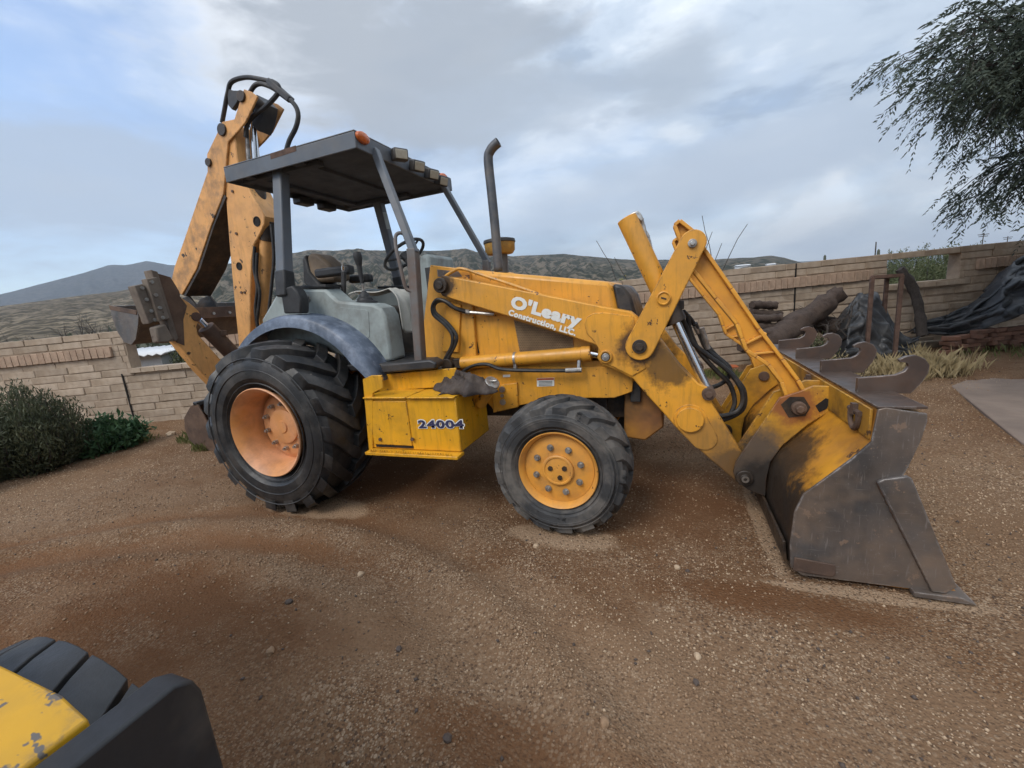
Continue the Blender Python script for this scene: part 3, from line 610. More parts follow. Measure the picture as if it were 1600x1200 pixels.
# ================================================================== BACKHOE LOADER
BL = empty('backhoe_loader', (0, 0, 0))
tag(BL, 'weathered yellow backhoe loader with grey canopy, folded digging arm and lowered front bucket', 'backhoe')
def part(name, mb, mt, parent=None, bevel=.004, ang=35): return mesh_obj(name, mb, mt, parent if parent else BL, bevel, ang)
def lug_tyre(mb, c, R, W, rim, nl, hl, lugw, sweep, sidebulge=.02, wrap=True):
    """tyre with diagonal lugs; axis along y, c = centre"""
    hw = W/2; Rb = R-hl
    prof = [(rim-.012, -hw*.74), (rim+.012, -hw*.80), (rim+(Rb-rim)*.30, -hw-sidebulge*.6), (rim+(Rb-rim)*.62, -hw-sidebulge), (Rb-.055, -hw+.002), (Rb-.016, -hw*.86), (Rb, -hw*.55), (Rb+.004, 0)]
    prof = prof+[(r, -t) for r, t in prof[-2::-1]]
    mb.lathe(prof, c, (0, 1, 0), 72)
    def base_r(y):
        q = sorted([(abs(t), r) for r, t in prof if r > Rb-.06]); return np.interp(abs(y), [a for a, b in q], [b for a, b in q])
    c = Vector(c)
    for s in (-1, 1):
        for k in range(nl):
            a0 = 2*math.pi*(k+(.5 if s > 0 else 0))/nl
            ring = []; rows = [(-.06, 0), (.25, .2), (.55, .5), (.82, .8), (1.0, 1.0), (1.035, 1.06)] if wrap else [(-.06, 0), (.25, .2), (.55, .5), (.80, .8), (.93, .95), (.97, 1.0)]
            for t, sw in rows:
                y = s*hw*t; ang_ = a0+sweep*sw*(1); rb = base_r(min(abs(y), hw)) - (.0 if t <= 1 else .05)
                top = R-.004*abs(t)**3*8 if t < 1.01 else R-.075
                wd = lugw*(1-.18*(1-t))
                inner = rb-.02
                row = []
                for da, r_ in ((-wd*.62, inner), (-wd*.5, top), (wd*.5, top), (wd*.62, inner)):
                    aa = ang_+da; row.append(c+Vector((r_*math.cos(aa), y, r_*math.sin(aa))))
                ring.append(row)
            vs = [q for row in ring for q in row]; n = len(ring)
            fs = [(i*4+j, i*4+j+1, (i+1)*4+j+1, (i+1)*4+j) for i in range(n-1) for j in range(3)] + [(0, 1, 2, 3)[::-1], tuple((n-1)*4+j for j in range(4))]
            mb.add(vs, fs)
def sidewall_ring(mb, c, r, y, w=.004, h=.0035, s=-1):
    mb.lathe([(r-w, 0), (r-w*.4, h), (r+w*.4, h), (r+w, 0)], Vector((c.x, y, c.z)), (0, s, 0), 64)
def rear_wheel(y, s):
    """s = -1: outer face towards -Y"""
    c = Vector((0, y, .64)); R, W, rim = .655, .47, .325; o = W/2*s; ax = Vector((0, s, 0))
    mb = MB()
    e = .245      # flange at distance e from the middle, outwards
    mb.lathe([(rim-.010, e-.47), (rim+.006, e-.45), (rim-.03, e-.42), (rim-.055, e-.30), (rim-.055, e-.14), (rim-.035, e-.07), (rim-.022, e-.03), (rim+.006, e), (rim+.012, e-.006), (rim+.010, e-.02), (rim-.012, e-.03)], c, ax, 64)
    mb.lathe([(rim-.056, e-.225), (.238, e-.205), (.218, e-.19), (.0, e-.188)], c, ax, 48)
    w = part('wheel', mb, 'rim_orange', None, 0, 40)
    t = MB(); lug_tyre(t, c, R, W, rim, 18, .050, .165, .36); [sidewall_ring(t, c, r_, y+s*(W/2+o_), .005, .006, s) for r_, o_ in ((.372, .002), (.47, .017), (.552, .012))]; part('tyre', t, 'rubber', w, .004, 30)
    h = MB(); h.lathe([(.135, e-.19), (.135, e-.172), (.126, e-.167), (.05, e-.165), (.045, e-.156), (.0, e-.156)], c, ax, 32); part('hub', h, 'rim_orange', w, 0)
    for k in range(10):
        a = 2*math.pi*k/10+.2; p = c+Vector((.178*math.cos(a), 0, .178*math.sin(a)))+ax*(e-.19)
        n = MB(); n.cyl(p, p+ax*.028, .017, 6); n.cyl(p+ax*.02, p+ax*.042, .010, 8); part('lug_nut', n, 'zinc', w, 0)
    return w
def front_wheel(y, s):
    c = Vector((2.134, y, .418)); R, W, rim = .422, .30, .232; ax = Vector((0, s, 0)); e = .145
    mb = MB(); mb.lathe([(rim-.010, e-.29), (rim+.004, e-.275), (rim-.035, e-.24), (rim-.045, e-.12), (rim-.02, e-.05), (rim-.010, e-.018), (rim+.004, e-.004), (rim+.009, e-.010), (rim+.006, e-.022)], c, ax, 56)
    mb.lathe([(rim-.022, e-.050), (.185, e-.047), (.165, e-.042), (.125, e-.040), (.105, e-.038), (.0, e-.036)], c, ax, 48)
    w = part('wheel', mb, 'rim_front', None, 0, 40)
    t = MB(); lug_tyre(t, c, R, W, rim, 17, .028, .20, .36, .018, False); [sidewall_ring(t, c, r_, y+s*(W/2+o_), .003, .004, s) for r_, o_ in ((.262, .0), (.318, .0145), (.352, .010))]; part('tyre', t, 'rubber_dusty', w, .003, 30)
    h = MB(); h.lathe([(.094, e-.045), (.094, e-.022), (.088, e-.017), (.080, e-.017), (.077, e-.023), (.068, e-.022), (.0, e-.020)], c, ax, 40); part('hub', h, 'rim_front', w, 0)
    for k in range(8):
        a = 2*math.pi*(k+.35)/8; p = c+Vector((.142*math.cos(a), 0, .142*math.sin(a)))+ax*(e-.036)
        n = MB(); n.cyl(p, p+ax*.006, .020, 14); n.cyl(p, p+ax*.022, .013, 6); part('lug_nut', n, 'zinc', w, 0)
    for a in (20, 165, 285):
        a = rad(a); p = c+Vector((.045*math.cos(a), 0, .045*math.sin(a)))+ax*(e-.024)
        n = MB(); n.cyl(p, p+ax*.010, .016, 6); part('hub_bolt', n, 'dark_grease', w, 0)
    return w
rear_wheel(-.845, -1); rear_wheel(.845, 1); front_wheel(-.80, -1); front_wheel(.80, 1)
# axles and chassis
mb = MB(); mb.cyl((0, -.62, .64), (0, .62, .64), .13, 20); mb.cyl((0, -.36, .64), (0, .36, .64), .20, 20); part('rear_axle', mb, 'dark_grease')
mb = MB(); mb.beam((2.134, -.64, .42), (2.134, .64, .42), .16, .15); mb.cyl((2.134, -.70, .42), (2.134, -.60, .42), .15, 20); mb.cyl((2.134, .60, .42), (2.134, .70, .42), .15, 20); mb.lathe([(.0, -.16), (.15, -.1), (.17, 0), (.15, .1), (0, .16)], (2.134, .1, .42), (1, 0, 0), 20); part('front_axle', mb, 'dark_grease')
YF = -.40
mb = MB()
for s in (-1, 1): mb.prism([(-.95, .55), (-.95, .98), (.4, .98), (.9, .985), (2.56, .985), (2.56, .84), (1.55, .80), (1.42, .72), (.9, .62), (.2, .52)], s*.40, s*.365)
part('chassis_rail', mb, 'yellow_paint')
mb = MB(); mb.box((.9, 0, .72), (2.9, .6, .30)); mb.box((1.9, 0, .70), (1.2, .5, .3)); part('engine_block', mb, 'dark_grease')
# front frame: pedestal and bumper weight seen past the front tyre
mb = MB(); mb.prism([(2.48, .86), (2.70, .80), (2.72, .52), (2.60, .42), (2.46, .44)], -.36, .36); part('front_bumper', mb, 'bucket_back', None, .012)
mb = MB(); mb.prism(XZ([(983, 556), (1003, 556), (1001, 628), (985, 628)], -.39), -.392, .392); part('radiator_guard', mb, 'black_paint')
# lower side panel, its plate and decals
mb = MB(); mb.prism(XZ([(724, 583), (768, 572), (990, 573), (988, 612), (960, 622), (870, 622), (780, 640), (772, 642)], -.425), -.425, -.402); part('side_panel', mb, 'yellow_paint')
mb = MB(); mb.prism(XZ([(769, 603), (808, 598), (810, 636), (771, 645)], -.44), -.445, -.424); bp_ = part('access_plate', mb, 'yellow_paint')
for px, py in ((785, 608), (786, 628), (785, 618)):
    q = P(px, py, -.445); mb = MB(); mb.cyl(q, q+Vector((0, -.012, 0)), .022 if py != 618 else .012, 16); part('plug', mb, 'zinc', bp_, 0)
mb = MB(); mb.prism(XZ([(839, 591), (866, 590), (866, 603), (839, 604)], -.427), -.4285, -.426); lb = part('warning_decal', mb, 'white_print', None, 0)
mb = MB(); mb.prism(XZ([(839.5, 591.3), (865.5, 590.3), (865.5, 593.3), (839.5, 594.3)], -.427), -.430, -.4285); part('decal_heading', mb, 'red_print', lb, 0)
mb = MB()
for k in range(4): mb.prism(XZ([(842, 596+k*2), (863, 595.2+k*2), (863, 595.9+k*2), (842, 596.7+k*2)], -.427), -.430, -.4285)
part('decal_text', mb, 'hole_dark', lb, 0)
mb = MB(); mb.prism(XZ([(786, 585.5), (797, 585.2), (797, 589), (786, 589.3)], -.427), -.4285, -.426); part('small_decal', mb, 'white_print', None, 0)
# hood
hood = XZ([(728, 421), (953, 440), (957, 450), (966, 490), (985, 560), (735, 562)], -.40)
mb = MB(); mb.prism(hood, -.40, .40); H = part('hood', mb, 'yellow_paint', None, .03)
mb = MB(); mb.prism(XZ([(957, 443), (974, 446), (986, 462), (995, 492), (998, 560), (984, 562), (966, 490)], -.37), -.385, .385); part('front_grille', mb, 'black_paint', None, .02)
mb = MB(); mb.prism(XZ([(803, 500), (895, 528), (897, 550), (813, 552)], -.405), -.408, -.402); g = part('side_grille', mb, 'mesh_grille', H, 0)
mb = MB()
for i in range(34):
    for j in range(20):
        x = 804+i*2.75+(j % 2)*1.37; y = 501+j*2.6
        if y < 502+(x-803)*.305 or y > 550 or x > 894 or x < 804+(y-500)*.16: continue
        q = P(x, y, -.4085); mb.cyl(q, q+Vector((0, -.001, 0)), .0030, 6)
part('grille_hole', mb, 'hole_dark', H, 0); bpy.data.objects['grille_hole']['kind'] = 'stuff'
mb = MB(); mb.prism(XZ([(727, 465), (730.5, 465), (749, 552), (745, 552)], -.405), -.406, -.401); part('panel_gap', mb, 'hole_dark', H, 0)
# cowl side panel (loader tower) and its outer strap
mb = MB(); mb.prism(XZ([(672, 414), (732, 421), (738, 470), (745, 562), (724, 572), (658, 572), (661, 510)], -.43), -.43, -.38); T = part('loader_tower', mb, 'yellow_paint', None, .006); twin(T)
mb = MB(); mb.prism(XZ([(697, 470), (720, 476), (716, 551), (691, 549)], -.445), -.447, -.429); twin(part('tower_strap', mb, 'link_orange'))
mb = MB(); mb.prism(XZ([(683, 421), (716, 424), (722, 432), (700, 434), (684, 432)], -.433), -.4335, -.43); part('tower_patch', mb, 'worn_steel', None, 0)
mb = MB(); mb.box((1.10, 0, 1.38), (.06, .74, .68)); part('firewall', mb, 'black_paint')
# ---- loader arms, lift cylinders, bellcranks, tilt cylinders, links (right side, then its twin)
YA = -.505
arm = XZ([(690, 430), (760, 443), (850, 461), (940, 479), (985, 487), (996, 496), (1003, 512), (1032, 530), (1062, 570), (1092, 600), (1107, 606), (1111, 628), (1135, 668), (1162, 710), (1170, 728), (1170, 748), (1160, 756), (1146, 749), (1104, 713), (1064, 677), (1036, 645), (1013, 620), (989, 592), (962, 578), (941, 571), (933, 560), (935, 541), (925, 537), (880, 522), (800, 496), (740, 478), (690, 462), (682, 446)], YA)
mb = MB(); mb.prism(arm, YA, -.405); A = part('loader_arm', mb, 'arm_paint', None, .007)
q = P(690, 446, YA); mb = MB(); mb.cyl(q+Vector((0, -.03, 0)), q+Vector((0, .14, 0)), .052, 20); mb.cyl(q+Vector((0, -.045, 0)), q+Vector((0, .0, 0)), .030, 8); part('arm_pivot', mb, 'dark_grease', A, .004)
mb = MB(); mb.prism(XZ([(913, 505), (917, 495), (927, 489), (945, 488), (990, 494), (994, 515), (1000, 545), (1010, 575), (988, 588), (958, 573), (940, 565), (938, 549), (930, 535), (917, 521)], YA), YA-.008, YA); part('doubler_plate', mb, 'arm_paint', A, .004)
q = P(947, 557, YA); mb = MB(); mb.lathe([(.042, 0), (.042, .016), (.036, .022), (.030, .022), (.030, .012)], q+Vector((0, -.006, 0)), (0, -1, 0), 28); part('pin_boss', mb, 'yellow_paint', A, 0)
mb = MB(); mb.cyl(q, q+Vector((0, -.034, 0)), .024, 18); mb.cyl(q, q+Vector((0, -.042, 0)), .012, 6); part('cylinder_pin', mb, 'zinc', A, .002)
q = P(1078, 655, YA); mb = MB(); mb.prism(capsule((q.x, q.z), (P(1100, 685, YA).x, P(1100, 685, YA).z), .095, .075), YA-.006, YA); part('reinforcing_plate', mb, 'arm_paint', A, .003)
mb = MB(); mb.cyl(q+Vector((0, -.004, 0)), q+Vector((0, -.024, 0)), .078, 36); part('tube_end_cap', mb, 'yellow_paint', A, .004)
# steel tube along the arm top, fittings
mb = MB(); mb.tube(smooth_path([P(694, 433, -.47), P(708, 424, -.47), P(722, 420, -.47), P(760, 432, -.47), P(820, 452, -.47), P(880, 474, -.47)]), .011, 8); part('hydraulic_pipe', mb, 'yellow_paint', A, 0)
# lift cylinder
a_, b_ = P(722, 567, -.455), P(921, 552, -.455); r_ = P(947, 557, -.455); e_ = P(704, 568, -.455)
mb = MB(); mb.cyl(a_, b_, .046, 28); mb.cyl(b_-(b_-a_).normalized()*.05, b_+(b_-a_).normalized()*.012, .051, 28); LC = part('lift_cylinder', mb, 'yellow_paint', None, .003)
mb = MB(); mb.cyl(b_, r_, .023, 20); part('rod', mb, 'chrome', LC, 0)
mb = MB(); mb.cyl(e_+Vector((0, -.07, 0)), e_+Vector((0, .07, 0)), .045, 20); mb.beam(e_, a_, .06, .07); part('cylinder_pivot', mb, 'dark_grease', LC, .004)
mb = MB(); k_ = a_.lerp(b_, .45); u_ = (b_-a_).normalized(); mb.cyl(k_-u_*.008, k_+u_*.008, .0485, 28); mb.box(k_+Vector((0, -.02, -.055)), (.02, .03, .05)); part('hose_clamp', mb, 'zinc', LC, 0)
mb = MB(); mb.tube(smooth_path([P(712, 590, -.47), P(735, 573, -.49), P(760, 569, -.50), P(785, 577, -.50), P(840, 579, -.50), P(900, 579, -.49)]), .013, 8); part('cylinder_hose', mb, 'hose', LC, 0)
mb = MB(); mb.tube([P(884, 579, -.49), P(909, 578, -.49)], .017, 10); mb.tube([P(904, 579, -.49), P(905, 560, -.47)], .012, 8); part('hose_fitting', mb, 'zinc', LC, 0)
# bellcrank: two plates either side of the arm
c0, c1 = P(1000, 541, -.53), P(1083, 379, -.53)
mb = MB(); mb.prism(capsule((c0.x, c0.z), (c1.x, c1.z), .086, .070, 12), -.535, -.512); mb.prism(capsule((c0.x, c0.z), (c1.x, c1.z), .086, .070, 12), -.398, -.375); BC = part('bellcrank', mb, 'yellow_paint', None, .005)
def pin(px, py, y0, y1, r, mt='dark_grease', par=None, nm='pin', head=True):
    q = P(px, py, y0); mb = MB(); mb.cyl((q.x, y0, q.z), (q.x, y1, q.z), r, 20)
    if head: mb.cyl((q.x, y0-.014, q.z), (q.x, y0, q.z), r*.6, 6)
    return part(nm, mb, mt, par, .003)
pin(999, 542, -.552, -.36, .043, par=BC); pin(1082, 380, -.55, -.36, .024, 'zinc', BC)
q = P(1037, 466, -.535); mb = MB(); mb.lathe([(.040, 0), (.040, .012), (.034, .015), (.027, .008), (.0, .008)], q, (0, -1, 0), 28); part('trunnion_cap', mb, 'yellow_paint', BC, 0)
mb = MB(); mb.box(q+Vector((0, -.009, 0)), (.03, .006, .008), Matrix.Rotation(.4, 3, 'Y')); part('grease_fitting', mb, 'dark_grease', BC, 0)
# tilt cylinder
t0, t1, t2 = P(979, 341, -.455), P(1053, 497, -.455), P(1106, 612, -.455); u_ = (t1-t0).normalized()
mb = MB(); mb.cyl(t0, t1-u_*.06, .058, 28); TC = part('tilt_cylinder', mb, 'yellow_paint', None, .004)
mb = MB(); mb.cyl(t1-u_*.09, t1+u_*.03, .063, 24); mb.box(t1-u_*.06+Vector((.05, 0, .02)), (.06, .05, .05)); part('gland', mb, 'dark_grease', TC, .004)
mb = MB(); mb.cyl(t1, t2, .0265, 22); part('rod', mb, 'chrome', TC, 0)
mb = MB(); mb.cyl(t2+Vector((0, -.075, 0)), t2+Vector((0, .06, 0)), .038, 20); mb.cyl(t2+Vector((0, -.09, 0)), t2+Vector((0, -.07, 0)), .022, 6); part('rod_eye', mb, 'rusty_steel', TC, .003)
mb = MB(); mb.tube(smooth_path([P(986, 337, -.43), P(996, 333, -.43), P(1003, 345, -.43), P(1008, 372, -.43), P(1020, 405, -.43), P(1036, 440, -.43), P(1058, 485, -.43)]), .011, 8); mb.cyl(P(992, 334, -.43), P(1003, 345, -.43), .016, 8); mb.cyl(P(1004, 352, -.43), P(1010, 378, -.43), .015, 8); part('cylinder_pipe', mb, 'zinc', TC, 0)
# bucket link: I-section casting
link = [(1054, 353), (1062, 346), (1082, 362), (1101, 392), (1142, 451), (1184, 513), (1220, 560), (1244, 592), (1255, 612), (1251, 640), (1236, 642), (1229, 623), (1219, 595), (1199, 569), (1180, 556), (1165, 546), (1158, 528), (1150, 505), (1118, 466), (1081, 420), (1066, 385)]
L2 = XZ(link, -.455)
mb = MB(); mb.prism(L2, -.462, -.448)
def flange(mb, p2, w, th, skip=()):
    n = len(p2)
    for i in range(n):
        if i in skip: continue
        a, b = p2[i], p2[(i+1) % n]
        mb.beam((a[0], -.455, a[1]), (b[0], -.455, b[1]), w, th, (0, 0, 1) if abs(a[0]-b[0]) > .01 else (1, 0, 0))
flange(mb, L2, .085, .020)
for a, b in (((1163, 537), (1196, 520)), ((1176, 552), (1214, 548))):
    a3 = P(*a, -.455); b3 = P(*b, -.455); mb.beam(a3, b3, .07, .014)
BK = part('bucket_link', mb, 'link_orange', None, .004)
nearside = [A, LC, BC, TC, BK]
for o in nearside: twin(o)
# lettering on the right arm
def lettering(name, body, p0, p1, yy, mt, parent, off=.0, hscale=1.0, push=.0, space=1.0):
    cu = bpy.data.curves.new(name, 'FONT'); cu.body = body; cu.size = 1; cu.offset = off; cu.extrude = .0; cu.space_character = space; cu.resolution_u = 3
    t = bpy.data.objects.new(name, cu); COL.objects.link(t); dg = bpy.context.evaluated_depsgraph_get(); me = bpy.data.meshes.new_from_object(t.evaluated_get(dg)); bpy.data.objects.remove(t)
    co = np.zeros(len(me.vertices)*3, np.float32); me.vertices.foreach_get('co', co); co = co.reshape(-1, 3); x0, x1 = co[:, 0].min(), co[:, 0].max()
    p0 = Vector(p0); p1 = Vector(p1); d = p1-p0; k = d.length/(x1-x0); d.normalize(); up = Vector((-d.z, 0, d.x)); up = up if up.z > 0 else -up
    for v in me.vertices:
        q = p0+d*((v.co.x-x0)*k)+up*(v.co.y*k*hscale); v.co = (q.x, yy-push, q.z)
    me.materials.append(M[mt]); o = bpy.data.objects.new(name, me); COL.objects.link(o); o.parent = parent; return o
lettering('company_lettering', "O'Leary", P(797, 479, YA), P(906, 511, YA), YA, 'white_print', A, .060, .78, .0035, 1.10)
lettering('company_lettering', "Construction, LLC.", P(794, 491.5, YA), P(899, 524.5, YA), YA, 'white_print', A, .055, .95, .0035, 1.12)
# hoses hanging between the arms and cross tube
mb = MB(); q = P(1078, 655, YA); mb.cyl((q.x, -.41, q.z), (q.x, .41, q.z), .07, 24); part('cross_tube', mb, 'yellow_paint')
hp = [[(1062, 492, -.42), (1072, 510, -.36), (1082, 535, -.33), (1110, 558, -.3), (1138, 580, -.28), (1157, 606, -.28), (1160, 628, -.28), (1148, 645, -.3), (1120, 650, -.33), (1102, 643, -.35)],
      [(1068, 487, -.40), (1080, 500, -.30), (1092, 520, -.27), (1104, 545, -.25), (1128, 566, -.24), (1150, 592, -.24), (1163, 612, -.24), (1160, 640, -.25), (1130, 656, -.3), (1106, 652, -.35)],
      [(1086, 505, -.30), (1098, 530, -.25), (1118, 555, -.22), (1140, 575, -.2), (1136, 592, -.2), (1122, 602, -.22), (1108, 606, -.25)],
      [(1075, 492, -.36), (1078, 515, -.33), (1092, 548, -.3), (1120, 580, -.28), (1140, 600, -.26), (1148, 628, -.26), (1140, 650, -.28)]]
for pts in hp:
    mb = MB(); mb.tube(smooth_path([P(*q) for q in pts], 6), .0145, 10); part('hydraulic_hose', mb, 'hose', None, 0)
for a, b in (((1096, 512), (1106, 545)), ((1086, 508), (1092, 520))):
    mb = MB(); mb.cyl(P(*a, -.29), P(*b, -.27), .017, 10); part('hose_fitting', mb, 'zinc', None, 0)
# hoses at the tower
for pts in ([(730, 488, -.46), (712, 482, -.50), (698, 472, -.51), (684, 468, -.51), (676, 478, -.51), (678, 492, -.51), (694, 506, -.51), (706, 522, -.51), (706, 540, -.51), (696, 560, -.5), (689, 578, -.5)],
            [(728, 486, -.46), (708, 480, -.49), (693, 470, -.50), (680, 474, -.50), (680, 488, -.5), (698, 504, -.5), (712, 522, -.5), (712, 536, -.5), (702, 556, -.5), (694, 578, -.5)]):
    mb = MB(); mb.tube(smooth_path([P(*q) for q in pts], 6), .0135, 10); part('hydraulic_hose', mb, 'hose', None, 0)
mb = MB(); mb.cyl(P(722, 486, -.46), P(734, 488, -.46), .018, 10); mb.tube([P(734, 488, -.46), P(772, 491, -.45)], .012, 8); part('hose_fitting', mb, 'zinc', None, 0)
mb = MB(); mb.box(P(694, 568, -.5), (.05, .04, .04)); mb.box(P(690, 577, -.5), (.04, .04, .05)); part('hose_fitting', mb, 'zinc', None, .004)
# ---- front bucket
BW = 1.06
prof = [(3.93, .004), (3.55, .012), (3.325, .022), (3.292, .05), (3.285, .17), (3.298, .34), (3.33, .43), (3.43, .535), (3.50, .61), (3.565, .69), (3.578, .832), (3.60, .842), (3.735, .818)]
inn = [(3.735, .806), (3.607, .828), (3.592, .82), (3.582, .688), (3.515, .60), (3.445, .523), (3.347, .42), (3.315, .335), (3.303, .175), (3.308, .062), (3.335, .042), (3.55, .030), (3.90, .026)]
mb = MB(); mb.prism(prof+inn, -BW+.013, BW-.013); FB = part('front_bucket', mb, 'bucket_skin', None, .003)
side = [(3.335, .02), (3.288, .055), (3.281, .17), (3.294, .345), (3.326, .435), (3.425, .54), (3.496, .615), (3.560, .695), (3.574, .838), (3.60, .846), (3.735, .822), (3.738, .79), (3.722, .70), (3.690, .585), (3.66, .50), (3.845, .075), (3.87, .02)]
for s in (-1, 1):
    mb = MB(); mb.prism(side, s*BW, s*(BW-.014)); sp = part('side_plate', mb, 'worn_steel', FB, .003)
    mb = MB(); mb.prism([(3.585, .52), (3.605, .535), (3.685, .555), (3.70, .545), (3.885, .065), (3.85, .03), (3.805, .03)], s*(BW+.018), s*(BW-.0005)); part('side_cutter', mb, 'worn_steel', FB, .004)
    mb = MB(); mb.prism([(3.295, .045), (3.45, .035), (3.465, .05), (3.46, .10), (3.30, .115)], s*(BW+.010), s*(BW-.0005)); part('wear_patch', mb, 'rusty_steel', FB, .004)
mb = MB(); mb.prism([(3.95, .000), (3.74, .004), (3.74, .026), (3.90, .026)], -BW-.03, BW+.03); part('cutting_edge', mb, 'worn_steel', FB, .002)
mb = MB(); mb.prism([(3.30, .02), (3.27, .055), (3.262, .16), (3.275, .16), (3.284, .06), (3.32, .03)], -BW+.05, BW-.05); part('heel_plate', mb, 'dark_grease', FB, .003)
for s in (-1, 1):
    mb = MB(); rw = random.Random(3); pts = [Vector((3.592+(3.815-3.592)*t, s*(BW+.004), .515+(.03-.515)*t)) for t in np.linspace(0, 1, 40)]; mb.tube(pts, [.008+rw.uniform(-.002, .003) for _ in pts], 6); part('weld_bead', mb, 'rusty_steel', FB, 0, 80)
# top rear plate with shackles, top lip of bare steel
mb = MB(); mb.box((3.655, 0, .845), (.165, 2*BW-.01, .010)); part('lip_plate', mb, 'cut_steel', FB, .002)
mb = MB(); mb.box((3.563, 0, .765), (.012, 2*BW-.06, .135)); part('back_plate', mb, 'bucket_yellow', FB, .003)
for y in (-.90, -.22, .5):
    mb = MB(); pts = [Vector((3.55, y+.045*math.cos(t), .775-.045*math.sin(t)*1.5)) for t in np.linspace(-.3, math.pi+.3, 12)]; mb.tube(pts, .013, 8)
    mb.cyl((3.55, y-.06, .79), (3.55, y+.06, .79), .012, 10); mb.box((3.55, y, .80), (.03, .03, .05)); part('shackle', mb, 'rusty_steel', FB, 0)
# ears: pairs of plates behind the bucket that carry arms and links
for s in (-1, 1):
    for y0, y1, nm in ((-.535, -.515, 'ear_plate'), (-.385, -.365, 'ear_plate')):
        ear = XZ([(1146, 738), (1150, 722), (1172, 690), (1196, 655), (1218, 622), (1252, 611), (1272, 603), (1304, 604), (1302, 640), (1262, 664), (1222, 697), (1204, 722), (1198, 748), (1196, 776), (1170, 766), (1150, 752)], -.535)
        mb = MB(); mb.prism(ear, s*abs(y0), s*abs(y1)); part(nm, mb, 'ear_paint', FB, .004)
    q = P(1163, 745, -.535)
    mb = MB(); mb.cyl((q.x, s*.56, q.z), (q.x, s*.34, q.z), .047, 24); mb.cyl((q.x, s*.572, q.z), (q.x, s*.55, q.z), .028, 16); part('bucket_pin', mb, 'dark_grease', FB, .004)
    mb = MB(); mb.lathe([(.020, 0), (.020, .006), (.010, .006), (.010, -.004), (0, -.004)], (q.x, s*.572, q.z), (0, s, 0), 16); part('pin_end', mb, 'zinc', FB, 0)
    q = P(1244, 634, -.50)
    mb = MB(); mb.cyl((q.x, s*.57, q.z), (q.x, s*.35, q.z), .036, 24); mb.cyl((q.x, s*.59, q.z), (q.x, s*.56, q.z), .022, 6); part('link_pin', mb, 'rusty_steel', FB, .004)
    mb = MB(); mb.prism(XZ([(1220, 632), (1234, 620), (1256, 620), (1266, 636), (1258, 650), (1232, 652)], -.535), s*.5385, s*.535); part('grease_stain', mb, 'dark_grease', FB, 0)
    mb = MB(); mb.prism(XZ([(1274, 634), (1290, 622), (1296, 624), (1292, 638), (1280, 644)], -.535), s*.5385, s*.535); part('ear_slot', mb, 'hole_dark', FB, 0)
# lifting hooks welded on the lip
for i in range(4):
    y = -.775+.516*i
    out = [(3.592, .847), (3.593, .917), (3.735, .928), (3.765, .945), (3.778, .968), (3.772, .985), (3.745, .988), (3.742, 1.000), (3.765, 1.014), (3.800, 1.018), (3.833, 1.002), (3.852, .970), (3.850, .935), (3.833, .895), (3.795, .840)]
    mb = MB(); mb.prism(out, y-.011, y+.011); part('hook', mb, 'cut_steel', FB, .002, 60)
# ---- tool box and step on the right side
YB = -.88
x0, z0 = XZ([(583, 700)], YB)[0]; x1, _ = XZ([(722, 714)], YB)[0]; zt = XZ([(640, 622)], YB)[0][1]; zb = z0
mb = MB(); mb.box(((x0+x1)/2, (YB-.42)/2, (zt+zb)/2), (x1-x0, -.42-YB, zt-zb)); TB = part('tool_box', mb, 'bright_yellow', None, .008)
xm = XZ([(639, 640)], YB)[0][0]
mb = MB(); mb.box(((x0+.012+xm)/2, YB-.004, (zt+zb)/2+.006), (xm-x0-.03, .010, (zt-zb)*.86)); D = part('box_door', mb, 'bright_yellow', TB, .004)
for px in (595, 645):
    q = P(px, 686, YB-.008); mb = MB(); mb.cyl(q, q+Vector((0, -.012, 0)), .012, 12); part('door_latch', mb, 'rusty_steel', TB, 0)
mb = MB(); mb.box(((x0+.03+xm)/2, YB-.002, zb+.022), (xm-x0-.04, .006, .018)); part('slot', mb, 'hole_dark', TB, 0)
mb = MB(); mb.box(((x0+xm)/2, (YB-.42)/2-.01, zt+.006), (xm-x0, -.42-YB+.03, .012)); part('box_lid', mb, 'bright_yellow', TB, .004)
mb = MB(); mb.box(((xm+x1)/2+.003, (YB-.42)/2-.01, zt+.005), (x1-xm-.008, -.42-YB+.026, .010)); part('tank_top', mb, 'bright_yellow', TB, .004)
mb = MB(); mb.box(((x0+x1)/2, YB-.03, zb-.012), (x1-x0+.02, .10, .022)); ST = part('step', mb, 'bright_yellow', TB, .004)
mb = MB()
for k in range(34): mb.prism([(x0+.03+k*(x1-x0-.06)/34, zb), (x0+.03+(k+.5)*(x1-x0-.06)/34, zb+.016), (x0+.03+(k+1)*(x1-x0-.06)/34, zb)], YB-.072, YB-.066)
part('serrated_edge', mb, 'bright_yellow', TB, 0)
mb = MB(); mb.prism(XZ([(568, 592), (582, 586), (598, 586), (600, 606), (584, 614), (584, 706), (578, 710)], YB), YB-.01, YB+.004); part('end_flange', mb, 'bright_yellow', TB, .004)
mb = MB(); mb.prism(XZ([(590, 586), (712, 575), (714, 603), (592, 612)], -.66), -.66, -.645); part('floor_skirt', mb, 'bright_yellow', TB, .004)
# white outlined number
tx0, tx1 = P(655, 668, YB), P(726, 668.5, YB)
lettering('fleet_number', '24004', tx0+Vector((-.006, 0, 0)), tx1+Vector((.006, 0, 0)), YB, 'white_print', TB, .085, .62, .0045, 1.12)
lettering('fleet_number', '24004', tx0, tx1, YB, 'navy_print', TB, .040, .60, .0062, 1.14)
